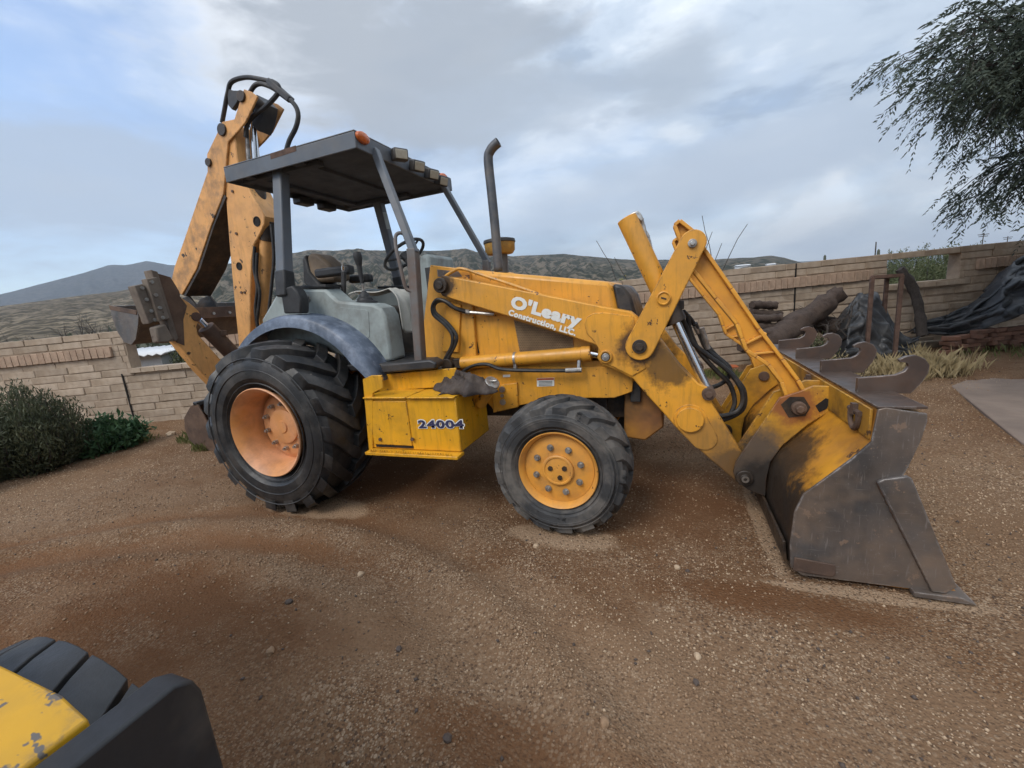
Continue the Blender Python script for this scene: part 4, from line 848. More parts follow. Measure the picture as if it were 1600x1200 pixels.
# filler neck and cap
q = P(757, 620, -.62); q2 = P(768, 600, -.66); mb = MB(); mb.cyl(q+(q-q2)*.6, q2, .040, 24); part('filler_neck', mb, 'yellow_paint', TB, .004)
d_ = (q2-q).normalized(); mb = MB(); mb.cyl(q2-d_*.004, q2+d_*.022, .052, 24); mb.box(q2+d_*.03, (.06, .02, .014)); part('filler_cap', mb, 'zinc', TB, .005)
# ---- cab floor, fenders, consoles
mb = MB(); mb.box((.62, 0, 1.035), (1.02, 1.36, .05)); part('cab_floor', mb, 'black_paint', None, .01)
mb = MB(); mb.prism(XZ([(594, 570), (672, 562), (682, 567), (681, 576), (600, 583)], -.72), -.73, -.60); part('floor_edge', mb, 'black_paint', None, .012)
def fender(s):
    yo, yi = -.80, -.44; mb = MB(); n = 30; c = (.045, .64); top = []; lip = []
    for i in range(n+1):
        a = rad(22+ (166-22)*i/n); r1 = .83+.015*math.sin(a*2.2); top.append((c[0]+r1*math.cos(a), c[1]+r1*math.sin(a)))
        k = .105-.035*(i/n) if i > 3 else .105*(i/3)*.5+.05; lip.append((c[0]+(r1-k)*math.cos(a), c[1]+(r1-k)*math.sin(a)))
    rows = [[(x, yi, z) for x, z in top], [(x, yo+.045, z+.004) for x, z in top], [(x*1+(.045-x)*.015, yo+.012, z-.010) for x, z in top], [(x, yo, z) for x, z in [(t[0]*.7+l[0]*.3, t[1]*.7+l[1]*.3) for t, l in zip(top, lip)]], [(x, yo-.006, z) for x, z in lip], [(x, yo+.008, z+.002) for x, z in lip], [(t[0]*.93+l[0]*.07, yo+.03, t[1]*.93+l[1]*.07-.012) for t, l in zip(top, lip)], [(x, yi, z-.02) for x, z in top]]
    vs = [(x, y*s*-1*-1, z) for r in rows for x, y, z in r]; m = n+1; R_ = len(rows)
    fs = [(i*m+j, i*m+j+1, ((i+1) % R_)*m+j+1, ((i+1) % R_)*m+j) for i in range(R_) for j in range(n)]+[tuple(i*m for i in range(R_)), tuple(i*m+n for i in range(R_))[::-1]]
    mb.add(vs, fs); return part('fender', mb, 'fender_plastic', None, 0, 40)
twin(fender(1))
def console():
    yo = -.585
    pr_ = XZ([(408, 500), (432, 459), (440, 452), (470, 452), (507, 452), (527, 470), (556, 473), (580, 475), (594, 481), (601, 493), (606, 520), (613, 563), (590, 570), (560, 566), (480, 540), (420, 540)], yo)
    mb = MB(); mb.prism(pr_, yo, -.40); o = part('console', mb, 'console_grey', None, .02)
    mb = MB(); pl = XZ([(529, 482), (532, 480), (572, 484), (576, 487), (578, 526), (574, 529), (531, 512), (529, 508)], yo); mb.prism(pl, yo-.0035, yo); part('console_door', mb, 'console_grey', o, .002)
    q = P(481, 466, yo); mb = MB(); mb.lathe([(.030, 0), (.030, .008), (.022, .010), (.016, .002), (0, .002)], q, (0, -1, 0), 24); part('ignition_bezel', mb, 'zinc', o, 0)
    q = P(480.5, 466.5, yo-.004); mb = MB(); mb.cyl(q, q+Vector((0, -.004, 0)), .014, 14); part('lock', mb, 'hole_dark', o, 0)
    a, b = P(470, 451, -.55), P(514, 449, -.55); mb = MB(); mb.beam(a+Vector((0, .06, .01)), b+Vector((0, .06, .01)), .18, .025); part('console_top', mb, 'black_vinyl', o, .006)
    return o
CN = console(); c2 = twin(CN)
# post boots
mb = MB(); mb.beam((.0775, -.715, 1.79), (.080, -.745, 1.60), .098, .100, (1, 0, 0)); mb.prism(XZ([(440, 452), (458, 446), (466, 455), (472, 468), (472, 490), (446, 490)], -.76), -.775, -.69); twin(part('post_boot', mb, 'black_vinyl', None, .012))
# ---- canopy
CX0, CX1, CY, CZ = -.392, .850, .668, 2.613
cn = MB(); th = .010
cn.box(((CX0+CX1)/2, 0, CZ-.005), (CX1-CX0, 2*CY, .010))
for s in (-1, 1): cn.box(((CX0+CX1)/2, s*(CY-.006), CZ-.062), (CX1-CX0, .012, .104))
cn.box((CX0+.006, 0, CZ-.062), (.012, 2*CY-.024, .104)); cn.box((CX1-.006, 0, CZ-.062), (.012, 2*CY-.024, .104))
CA = part('canopy', cn, 'grey_paint', None, .006)
mb = MB(); mb.box(((CX0+CX1)/2, 0, CZ-.075), (CX1-CX0-.03, 2*CY-.03, .012)); part('lining', mb, 'canopy_lining', CA, 0)
mb = MB(); mb.box((.30, 0, CZ-.092), (.10, 2*CY-.06, .030)); mb.box((-.2, 0, CZ-.095), (.08, 2*CY-.06, .03)); mb.box((.06, -.555, CZ-.10), (.75, .07, .035)); mb.box((.06, .555, CZ-.10), (.75, .07, .035)); part('roof_beam', mb, 'canopy_lining', CA, .006)
mb = MB(); mb.prism(XZ([(422, 240), (462, 227), (463, 236), (423, 249)], -CY-.001), -CY-.0012, -CY-.0002); part('rust_stain', mb, 'rust_frame', CA, 0)
for y in (-.60, .50):
    q = Vector((CX1+.004, y, CZ-.035)); mb = MB(); mb.lathe([(.0, .030), (.022, .028), (.034, .018), (.038, 0)], q, (1, 0, 0), 20)
    mb.v = [(v[0], q.y+(v[1]-q.y)*1.75, v[2]) for v in mb.v]; part('marker_light', mb, 'amber_lens', CA, 0)
for y, tilt, yaw, dz in ((-.25, .12, -.55, .06), (-.02, .3, -.35, .02), (.20, .3, -.3, 0), (.36, .35, -.25, -.03)):
    R_ = Matrix.Rotation(yaw, 3, 'Z') @ Matrix.Rotation(tilt, 3, 'Y'); c = Vector((CX1+.055, y, CZ-.085+dz*.5))
    mb = MB(); mb.box(c, (.07, .115, .085), R_); mb.box(c-Vector((.055, 0, .0)), (.06, .03, .03)); w = part('work_light', mb, 'black_paint', CA, .012)
    mb = MB(); mb.box(c+R_ @ Vector((.034, 0, 0)), (.008, .092, .062), R_); part('lens', mb, 'lamp_lens', CA, .004)
for y in (.02, .30):
    mb = MB(); mb.box((CX0+.05, y, CZ-.135), (.10, .16, .06)); mb.box((CX0+.03, y, CZ-.11), (.03, .03, .05)); w = part('work_light', mb, 'black_paint', CA, .012)
    mb = MB(); mb.box((CX0-.003, y, CZ-.135), (.008, .13, .045)); part('lens', mb, 'lamp_lens', CA, .003)
# posts
mb = MB(); mb.beam((.065, -.565, CZ-.07), (.080, -.745, 1.62), .085, .085, (1, 0, 0)); o = part('rear_post', mb, 'grey_paint', None, .010); t_ = twin(o)
mb = MB(); q = P(597, 347, .565); mb.box((.111, -.598, 2.33), (.004, .06, .16), Matrix.Rotation(-.18, 3, 'X')); part('post_decal', mb, 'console_grey', t_, 0); 
mb = MB(); f0, f1, f2 = Vector((.845, -.464, CZ-.07)), Vector((1.165, -.628, 1.79)), Vector((1.105, -.635, 1.06))
mb.beam(f0, f1, .052, .052, (1, 0, 0)); FP = part('front_post', mb, 'grey_paint', None, .008)
mb = MB(); mb.beam(f1+(f0-f1).normalized()*.04, f2, .066, .066, (1, 0, 0)); part('post_sleeve', mb, 'worn_post', FP, .008); twin(FP)
mb = MB(); mb.tube(smooth_path([P(633, 366, -.60), P(624, 364, -.62), P(618, 370, -.64), P(619, 388, -.66), P(624, 410, -.67), P(631, 440, -.67), P(636, 452, -.66), P(652, 458, -.635)], 6), .0125, 10); part('grab_handle', mb, 'worn_post', None, 0)
# ---- operator station
def cushion(mb, c, d, r=.04, M3=None): mb.box(c, d, M3)
sx, sz = -.02, 1.40
mb = MB(); mb.box((.20, 0, 1.42), (.48, .46, .12)); SE = part('seat', mb, 'seat_vinyl', None, .04)
mb = MB(); q0 = P(497, 440, 0); bx = XZ([(488, 400), (494, 396), (505, 398), (520, 410), (534, 430), (532, 440), (502, 442), (488, 436)], 0); mb.prism(bx, -.07, .13); part('backrest', mb, 'seat_vinyl', SE, .03)
mb = MB(); mb.prism(XZ([(484, 404), (488, 398), (495, 425), (512, 445), (530, 470), (505, 470), (485, 440)], 0), -.09, .15); part('backrest_shell', mb, 'black_vinyl', SE, .02)
for pts, yy in (([(496, 428), (550, 421)], -.22), ([(548, 437), (580, 434)], .28)):
    mb = MB(); a, b = P(*pts[0], yy), P(*pts[1], yy); mb.beam(a, b, .085, .075); part('armrest', mb, 'black_vinyl', SE, .02)
mb = MB(); mb.box((.18, 0, 1.20), (.36, .36, .34)); part('seat_base', mb, 'black_paint', SE, .01)
def lever(px0, py0, px1, py1, yy, knob):
    a, b = P(px0, py0, yy), P(px1, py1, yy); m = a.lerp(b, .55)+Vector((.0, 0, 0)); mb = MB(); mb.tube(smooth_path([a, a.lerp(b, .3), m, b]), .010, 8); o = part('control_lever', mb, 'zinc', None, 0)
    mb = MB(); mb.lathe([(.0, -.02), (.020, -.012), (.030, .03), (.034, .06), (.028, .085), (.0, .095)] if knob else [(0, -.01), (.012, 0), (.014, .03), (0, .04)], b-(b-a).normalized()*.05, (b-a), 16); part('knob', mb, 'black_vinyl' if knob else 'chrome', o, 0)
    if knob:
        mb = MB(); c = a.lerp(b, .42); mb.tube([c, b-(b-a).normalized()*.03], [.014, .021], 10); part('grip', mb, 'black_vinyl', o, 0)
        mb = MB(); mb.lathe([(.095, -.02), (.09, .0), (.06, .012), (.055, .03), (.040, .04), (.036, .06), (.014, .085)], a, (0, 0, 1), 20); part('boot', mb, 'black_vinyl', o, 0)
    return o
lever(571, 472, 559, 402, -.46, True)
lever(537, 470, 536, 412, -.40, False)
mb = MB(); a, b = P(537, 472, -.40), P(537, 424, -.40); mb.beam(a, b, .03, .03, (1, 0, 0)); part('lever_guard', mb, 'black_paint', None, .004)
# steering wheel and column
c = P(632, 398, 0); nrm = Vector((-.55, 0, .83)).normalized(); u = nrm.orthogonal().normalized(); u = Vector((0, 1, 0)); v = nrm.cross(u)
mb = MB(); ringp = [c+u*(.19*math.cos(t))+v*(.19*math.sin(t)) for t in np.linspace(0, 2*math.pi, 41)]; mb.tube(ringp, .0135, 10, False); SW = part('steering_wheel', mb, 'black_vinyl', None, 0)
mb = MB()
for t in (.5, 2.6, 4.7): mb.tube([c-nrm*.03, c+u*(.185*math.cos(t))+v*(.185*math.sin(t))], .009, 8)
mb.cyl(c-nrm*.05, c+nrm*.01, .04, 16); part('spoke', mb, 'black_vinyl', SW, 0)
mb = MB(); mb.cyl(c-nrm*.03, c-nrm*.55, .035, 14, .06); part('steering_column', mb, 'black_paint')
mb = MB(); mb.prism(XZ([(655, 398), (670, 396), (676, 470), (676, 560), (662, 560), (650, 470)], -.1), -.1, .33); part('dashboard', mb, 'console_grey', None, .03)
mb = MB(); mb.prism(XZ([(632, 490), (650, 474), (668, 470), (668, 556), (628, 556)], .1), .0, .42); part('front_console', mb, 'black_paint', None, .02)
# ---- exhaust and air precleaner
mb = MB(); e0 = P(779, 424, -.12); mb.tube(smooth_path([e0, P(774, 360, -.12), P(768, 300, -.12), P(763, 250, -.12), P(766, 236, -.12), P(772, 228, -.12), P(779, 222, -.12)], 6), .034, 16, False); part('exhaust_stack', mb, 'stack_steel', None, 0)
bpy.data.objects['exhaust_stack'].modifiers.new('thick', 'SOLIDIFY').thickness = .004
c = P(782, 398, .06); mb = MB(); mb.lathe([(.055, -.11), (.055, 0), (.10, .005), (.118, .03), (.122, .09)], c, (0, 0, 1), 32); PC = part('air_precleaner', mb, 'dull_yellow', None, 0)
mb = MB(); mb.lathe([(.124, .085), (.128, .092), (.124, .112), (.08, .122), (0, .124)], c, (0, 0, 1), 32); mb.cyl(c+Vector((0, 0, .12)), c+Vector((0, 0, .14)), .014, 10); part('lid', mb, 'black_paint', PC, 0)
mb = MB(); mb.cyl(c+Vector((0, 0, -.14)), c+Vector((0, 0, .002)), .056, 20); part('intake_pipe', mb, 'worn_post', PC, 0)
# ---- backhoe: swing tower, boom, dipper, bucket
mb = MB(); mb.box((-1.10, 0, .72), (.30, .80, .55)); mb.box((-1.28, 0, .80), (.2, .36, .7)); part('swing_tower', mb, 'orange_paint', None, .02)
boom = [(344, 196), (352, 188), (362, 192), (366, 205), (371, 249), (376, 270), (385, 288), (395, 308), (407, 326), (413, 338), (413, 350), (406, 366), (397, 382), (393, 407), (391, 460), (391, 540), (392, 580), (376, 580), (372, 530), (365, 460), (358, 380), (352, 300), (348, 257)]
mb = MB(); mb.prism(XZ(boom, -.12), -.12, .12); BM = part('boom', mb, 'orange_paint', None, .010)
for px, py, r in ((401.5, 346, .045), (374, 416, .038)):
    q = P(px, py, -.12); mb = MB(); mb.lathe([(r, 0), (r, .004), (r*.8, .005), (r*.72, -.0), (0, .0)], q+Vector((0, -.0005, 0)), (0, -1, 0), 24); hh = part('boom_hole', mb, 'hole_dark', BM, 0)
q = P(351, 204, -.12); mb = MB(); mb.cyl((q.x, -.155, q.z), (q.x, .155, q.z), .052, 24); part('boom_pin', mb, 'dark_grease', BM, .004)
for px, py in ((364, 299), (370, 365), (378, 457), (383, 457)):
    q = P(px, py, -.12); mb = MB(); mb.cyl(q, q+Vector((0, -.012, 0)), .013, 6); part('bolt', mb, 'rusty_steel', BM, 0)
dip = [(347, 190), (337, 212), (323, 241), (324, 268), (306, 320), (288, 373), (272, 418), (267, 440), (274, 455), (284, 461), (296, 440), (307, 420), (330, 352), (349, 303), (352, 270), (356, 222), (372, 205), (384, 190), (402, 151), (392, 143), (381, 139), (374, 160), (366, 186)]
mb = MB(); mb.prism(XZ(dip, -.14), -.14, -.122); mb.prism(XZ(dip, -.14), .14, .122)
d2 = [(337, 214), (323, 241), (324, 268), (306, 320), (288, 373), (272, 418), (267, 440), (274, 455), (284, 461), (296, 440), (307, 420), (330, 352), (348, 306), (345, 262)]
mb.prism(XZ(d2, -.14), -.130, .130); DP = part('dipper', mb, 'scraped_paint', None, .006)
mb = MB(); mb.prism(XZ([(349, 304), (331, 352), (308, 420), (297, 440), (285, 462), (289, 463), (312, 420), (334, 352), (352, 308)], -.14), -.133, .133); part('dipper_underside', mb, 'dark_grease', DP, .003)  # thin dark brown strip covering the whole underside face of the dipper
for px, py, r in ((327, 254, .036), (378, 151, .045)):
    q = P(px, py, -.14); mb = MB(); mb.cyl((q.x, -.158, q.z), (q.x, .158, q.z), r, 20); part('dipper_pin', mb, 'dark_grease', DP, .004)
mb = MB(); mb.prism(XZ([(356, 139), (366, 142), (376, 142), (372, 160), (364, 172), (358, 165)], -.05), -.06, -.02); mb.prism(XZ([(402, 148), (415, 162), (411, 185), (404, 205), (395, 195)], -.05), -.06, .08); part('hose_bracket', mb, 'black_paint', DP, .004)
# dipper cylinder and boom cylinder
a, b = P(393, 158, 0), P(400, 262, 0)
mb = MB(); mb.cyl(a, b, .030, 18); DR = part('dipper_cylinder_rod', mb, 'chrome', None, 0)
mb = MB(); mb.cyl(b, P(409, 345, 0), .062, 20); part('dipper_cylinder', mb, 'dark_grease', None, .004)
mb = MB(); mb.cyl(P(385, 195, -.04), P(389, 265, -.04), .018, 12); part('dipper_pipe', mb, 'zinc', None, 0)
mb = MB(); mb.cyl(P(417, 372, -.03), P(409, 545, -.03), .062, 20); BCY = part('boom_cylinder', mb, 'orange_paint', None, .004)
mb = MB(); mb.cyl(P(419, 345, -.03), P(417, 376, -.03), .070, 20); part('gland', mb, 'dark_grease', BCY, .004)
for pts in ([(398, 385), (397, 420), (402, 450), (399, 485), (404, 520)], [(424, 350), (428, 400), (425, 440), (422, 470), (418, 500)], [(402, 395), (401, 430), (406, 460), (402, 500), (406, 525)]):
    mb = MB(); mb.tube(smooth_path([P(x, y, -.12) for x, y in pts]), .014, 8); part('boom_hose', mb, 'hose', BM, 0)
for k, pts in enumerate(([(347, 192), (352, 165), (356, 145), (362, 128), (384, 121), (408, 124), (424, 128)], [(391, 144), (398, 134), (408, 131), (425, 137), (440, 148), (452, 157)], [(425, 127), (435, 134), (434, 146), (416, 166), (395, 182), (386, 196), (384, 215)], [(454, 156), (463, 168), (466, 182), (462, 200), (452, 220), (446, 240)])):
    mb = MB(); mb.tube(smooth_path([P(x, y, -.05-.02*k) for x, y in pts], 7), .019, 10); part('loop_hose', mb, 'hose', DP, 0)
mb = MB(); mb.beam(P(421, 127, -.08), P(455, 157, -.08), .06, .05); part('hose_clamp', mb, 'black_paint', DP, .008)
# wide grading bucket curled in under the dipper
YG = -.64
gp = XZ([(171, 478), (176, 500), (184, 520), (194, 535), (205, 539), (212, 530), (216, 505), (216, 486)], YG)
gi = [(gp[-1][0]-.018, gp[-1][1]-.004)]+[(x+( -.02 if i > 4 else .02), z+.022) for i, (x, z) in reversed(list(enumerate(gp[:-1])))][:-1]+[(gp[0][0]+.02, gp[0][1]-.003)]
mb = MB(); mb.prism(gp+gi, YG+.01, .70); GB = part('digging_bucket', mb, 'worn_steel', None, .004)
for y in (YG, .70): mb = MB(); mb.prism(gp, y, y+.014); part('bucket_side', mb, 'worn_steel', GB, .003)
mb = MB(); mb.prism(XZ([(171, 477), (215, 485), (214, 492), (173, 484)], YG), YG-.006, YG); part('side_edge', mb, 'rusty_steel', GB, .002)
gx, gz = gp[-1]
mb = MB(); mb.box((gx+.010, .03, gz-.05), (.020, 1.34, .12)); part('cutting_edge', mb, 'rusty_steel', GB, .004)
for k in range(7):
    mb = MB(); mb.cyl((gx+.018, -.50+.18*k, gz-.06), (gx+.030, -.50+.18*k, gz-.06), .016, 8); part('edge_bolt', mb, 'zinc', GB, 0)
mb = MB()
for y in (-.09, .13): mb.prism([(gx-.42, gz-.05), (gx-.02, gz-.05), (gx-.03, gz+.05), (gx-.10, gz+.14), (gx-.25, gz+.12), (gx-.4, gz+.02)], y-.012, y+.012)
part('bucket_ear', mb, 'dark_grease', GB, .004)
# stabilizers: legs swung up, seen end on
XS = -1.20
def stabilizer():
    leg = YZ([(268, 434), (274, 446), (280, 463), (296, 473), (310, 485), (316, 496), (311, 502), (307, 511), (310, 523), (330, 545), (352, 570), (372, 604), (352, 618), (330, 598), (311, 578), (274, 532), (262, 500), (250, 460), (241, 436)], XS)
    mb = MB(); mb.prism(leg, XS-.10, XS, 'x'); s = part('stabilizer_leg', mb, 'orange_paint', None, .008)
    mb = MB(); mb.prism(YZ([(234, 424), (266, 433), (280, 456), (281, 463), (292, 478), (286, 500), (288, 540), (275, 535), (262, 505), (243, 440)], XS), XS, XS+.005, 'x'); part('mud_cake', mb, 'rusty_steel', s, .002)
    mb = MB(); mb.prism(YZ([(232, 422), (243, 425), (276, 529), (270, 534), (262, 520)], XS), XS-.07, XS+.03, 'x'); pd = part('stabilizer_pad', mb, 'dusty_steel', s, .006)
    for (a, b, w, x0_, x1_) in (((226, 436), (247, 503), 17, XS+.0, XS+.07), ((212, 446), (236, 506), 14, XS-.06, XS+.03)):
        mb = MB(); pl = YZ([a, (a[0]+w, a[1]-3), (b[0]+w, b[1]-5), b], XS+.05); mb.prism(pl, x0_, x1_, 'x'); bar = part('pad_grip', mb, 'dusty_steel', s, .006)
        for t in (.1, .4, .7, .93):
            px = a[0]+(b[0]-a[0])*t+w*.5; py = a[1]+(b[1]-a[1])*t-2; q = PX(px, py, x1_); mb = MB(); mb.cyl(q, q+Vector((.012, 0, 0)), .014, 8); part('pad_bolt', mb, 'zinc', s, 0)
    mb = MB(); mb.prism(YZ([(241, 511), (258, 506), (272, 530), (262, 536), (247, 536)], XS+.06), XS-.02, XS+.07, 'x'); part('rubber_block', mb, 'dusty_steel', s, .015)
    q = PX(306, 495, XS); mb = MB(); mb.cyl(q+Vector((-.12, 0, 0)), q+Vector((.016, 0, 0)), .040, 20); part('leg_pin', mb, 'rust_frame', s, .004)
    a = PX(311, 500, XS-.04); b = PX(322, 511, XS-.04); c = PX(370, 560, XS-.04)
    mb = MB(); mb.cyl(b, c, .072, 24); cy = part('stabilizer_cylinder', mb, 'rusty_steel', s, .004)
    mb = MB(); mb.cyl(a, b, .03, 14); part('rod', mb, 'chrome', s, 0)
    mb = MB(); d = (c-b).normalized(); q = b+d*.12; mb.box(q+Vector((.06, .03, .03)), (.05, .06, .05)); part('port', mb, 'rusty_steel', s, .006)
    return s
ST_ = stabilizer()
# ================================================================== OTHER THINGS
def gz(x, y): return float(ground_h(x, y))
# ---- cloths on the machine
def cloth(name, pts_uv, mt, label, nu, nv, fn, th=.006):
    mb = MB(); vs = [fn(i/(nu-1), j/(nv-1)) for j in range(nv) for i in range(nu)]
    fs = [(j*nu+i, j*nu+i+1, (j+1)*nu+i+1, (j+1)*nu+i) for j in range(nv-1) for i in range(nu-1)]
    mb.add(vs, fs); o = mesh_obj(name, mb, mt, None, 0, 80); so = o.modifiers.new('thick', 'SOLIDIFY'); so.thickness = th; return tag(o, label, 'cloth')
def towel(u, v):
    # over the seat front and hanging down
    a = P(547, 463, -.20); b = P(612, 462, -.20)
    s = u*1.0; w = Vector((0, 1, 0))*(-.12+.42*v)
    fold = .018*math.sin(v*13+u*4)+.010*math.sin(v*27+1)
    if s < .55: t = s/.55; q = Vector((a.x+(b.x-a.x)*t, 0, 1.60+.012*math.sin(t*7+v*5)+.012*math.sin(v*9)))
    else:
        t = (s-.55)/.45; q = Vector((b.x+.055*math.sin(min(t*2.4, 1)*math.pi/2)+fold*t+.03*t, 0, 1.60-.02*t-(.30+.05*math.sin(v*6))*t*t**.3))
    return (q.x, q.y+w.y-.1, q.z+fold*.3)
cloth('towel', None, 'towel_cloth', 'off-white towel draped over the operator seat of the backhoe', 40, 22, towel)
def rag(u, v):
    x0, z0 = P(690, 613, -.78).x, None
    q = PZ(690+u*82, 609-v*18+4, zt+.02); h = (.03+.075*float(fbm(np.array(u*4.2), np.array(v*3.1), 5, 3)))*math.sin(math.pi*u)**.5*math.sin(math.pi*v)**.4+.05*math.exp(-((u-.55)/.2)**2)*math.sin(math.pi*v)
    h += (.10*(.30-abs(float(fbm(np.array(u*7.+v*2), np.array(v*5.-u), 8, 3))-.45)*2))*math.sin(math.pi*u)**.5*math.sin(math.pi*v)**.5; return (q.x+.03*math.sin(v*9), -.86+.34*v+.035*math.sin(u*8)+.02*math.sin(u*19), zt+.014+h)
o = cloth('rag', None, 'rag_cloth', 'crumpled dark brown rag lying on top of the tool box', 80, 36, rag, .006)
# ---- spare bucket on the ground behind the rear wheel
def spare_bucket():
    b = PZ(318, 704, 0.0); base = Vector((b.x+.05, b.y, 0)); e = empty('trench_bucket', base); e.location.z = 0
    tag(e, 'rusty narrow digging bucket lying on the ground behind the rear wheel', 'bucket')
    Yb = base.y
    sp = [(303, 634), (297, 639), (288, 655), (289, 672), (296, 690), (308, 700), (330, 707), (345, 709), (349, 702), (345, 690), (331, 676), (320, 655), (309, 635)]
    pf = [(x-base.x, z-base.z) for x, z in XZ(sp, Yb)]; zmin = min(z for x, z in pf); pf = [(x, z-zmin+.0) for x, z in pf]
    for y in (0, .46):
        mb = MB(); mb.prism(pf, y, y+.018); mesh_obj('side_plate', mb, 'rusty_steel', e, .004)
    ou = pf[:8]; cx = sum(x for x, z in pf)/len(pf); cz = sum(z for x, z in pf)/len(pf)
    inn_ = [(x+(cx-x)*.06, z+(cz-z)*.06) for x, z in ou][::-1]
    mb = MB(); mb.prism(ou+inn_, .016, .462); mesh_obj('shell', mb, 'rusty_steel', e, .003)
    mb = MB(); mb.beam((ou[0][0]+.02, .0, ou[0][1]+.0), (ou[0][0]+.02, .48, ou[0][1]), .07, .05); mesh_obj('top_bar', mb, 'black_paint', e, .01)
    for k in range(3):
        x, z = pf[8]; mb = MB(); mb.prism([(x-.06, z-.03), (x+.10, z-.015), (x+.10, z), (x-.06, z+.03)], .03+.19*k, .09+.19*k); mesh_obj('tooth', mb, 'worn_steel', e, .004)
    e.location.z = gz(base.x, base.y)-.01
spare_bucket()
# ---- second machine whose front corner stands by the photographer
def compact_loader():
    e = empty('compact_loader', (1.0, -3.65, 0)); tag(e, 'chipped yellow compact loader with black attachment plate at lower left', 'loader'); off = Vector((-1.0, 3.65, 0))
    def pt(nm, mb, mt, bev=.006, ang=35): mb.v = [tuple(Vector(v)+off) for v in mb.v]; return mesh_obj(nm, mb, mt, e, bev, ang)
    for x in (1.74, .62):
        for y0 in (-2.99, -4.31):
            c = Vector((x, y0, .440)); mb = MB()
            pr_ = [(.22, -.10), (.26, -.135), (.36, -.142), (.412, -.128), (.428, -.09), (.432, 0)]; pr_ = pr_+[(r, -t) for r, t in pr_[-2::-1]]
            mb.lathe(pr_, c, (0, 1, 0), 64)
            for s in (-1, 1):
                for k in range(26):
                    a0 = 2*math.pi*(k+(.5 if s > 0 else 0))/26; rows = []
                    for t in (.0, .35, .7, .98):
                        y = s*.150*t; aa = a0+.22*t; top = .450-.008*t**4
                        rows += [c+Vector((r*math.cos(aa+d), y, r*math.sin(aa+d))) for d, r in ((-.113, .41), (-.108, top-.003), (-.04, top), (.04, top), (.108, top-.003), (.113, .41))]
                    mb.add(rows, [(i*6+j, i*6+j+1, i*6+j+7, i*6+j+6) for i in range(3) for j in range(5)]+[(5, 4, 3, 2, 1, 0), (18, 19, 20, 21, 22, 23)])
            w = pt('tyre', mb, 'rubber_worn', .002, 30)
            mb = MB(); mb.lathe([(.225, -.11), (.21, -.05), (.10, -.04), (.0, -.04)], c, (0, -1 if y0 < -3.5 else 1, 0), 32); mb.lathe([(.225, -.11), (.225, .11)], c, (0, 1, 0), 32); pt('rim', mb, 'loader_yellow', 0)
    # lift arm lying just inside the tyre, its lower link, chassis behind
    ym = -3.65
    for s in (1, -1):
        ya, yb = ym+s*.72, ym+s*.45
        mb = MB(); mb.prism([(-.5, 1.15), (-.5, 1.35), (.4, 1.16), (1.10, .945), (1.93, .925), (2.0, .90), (2.015, .40), (1.90, .38), (1.86, .72), (1.05, .76), (.3, .98)], ya, yb) if False else None
        mb.prism([(-.5, 1.00), (-.5, 1.14), (.5, 1.03), (1.20, .945), (1.95, .925), (2.005, .90), (2.01, .82), (1.2, .84), (.4, .92)], ya, yb); pt('lift_arm', mb, 'loader_yellow', .004)
        mb = MB(); mb.prism([(.9, .97), (1.3, .935), (2.0, .915), (2.005, .945), (1.3, .975), (.9, 1.01)], yb+s*.10, yb-s*.01); pt('arm_rib', mb, 'loader_yellow', .004)
        mb = MB(); mb.prism([(1.93, .83), (2.012, .82), (2.012, .25), (1.95, .25)], yb+s*.14, yb); pt('arm_drop', mb, 'loader_yellow', .008)
    mb = MB(); mb.box((1.0, ym, .60), (1.7, .88, .55)); mb.box((.3, ym, 1.0), (.9, .84, .5)); pt('body', mb, 'loader_yellow', .03)
    mb = MB()
    for y in (ym-.42, ym+.38): mb.prism([(-.1, .9), (.95, .9), (.85, 2.0), (.0, 2.0)], y, y+.04)
    mb.box((.42, ym, 2.02), (1.0, .9, .05)); pt('cab_guard', mb, 'black_paint', .02)
    return e, pt
CL, CPT = compact_loader()
mb = MB(); yr = -2.825
mb.prism([(yr, .10), (yr-.004, .86), (yr-.012, .888), (yr-.035, .902), (-4.46, .902), (-4.48, .86), (-4.48, .10)], 2.018, 2.072, 'x'); CPT('attachment_plate', mb, 'black_paint', .005)
mb = MB(); mb.box((2.10, -3.65, .09), (.30, 1.5, .08)); CPT('lower_blade', mb, 'black_paint', .01)
# ---- foliage helpers (leaf quads in numpy)
def leaves(centres, dirs, ln, wd, r, droop=.0, fold=True):
    """centres (n,3), dirs (n,3) -> diamond leaves"""
    n = len(centres); d = dirs/np.linalg.norm(dirs, axis=1)[:, None]
    u = r.normal(size=(n, 3)); s = np.cross(d, u); s /= np.linalg.norm(s, axis=1)[:, None]+1e-9
    L_ = ln*r.uniform(.7, 1.25, (n, 1)); W_ = wd*r.uniform(.7, 1.25, (n, 1))
    tip = centres+d*L_; tip[:, 2] -= droop*L_[:, 0]; mid = centres+d*L_*.45
    V = np.stack([centres, mid+s*W_*.5, tip, mid-s*W_*.5], 1)
    return V.reshape(-1, 3)
def quads(n): return (np.arange(n)[:, None]*4+np.arange(4)[None])
def branch_tube(mb, pts, r0, r1, n=6):
    m = len(pts); mb.tube(pts, [r0+(r1-r0)*i/(m-1) for i in range(m)], n, True)
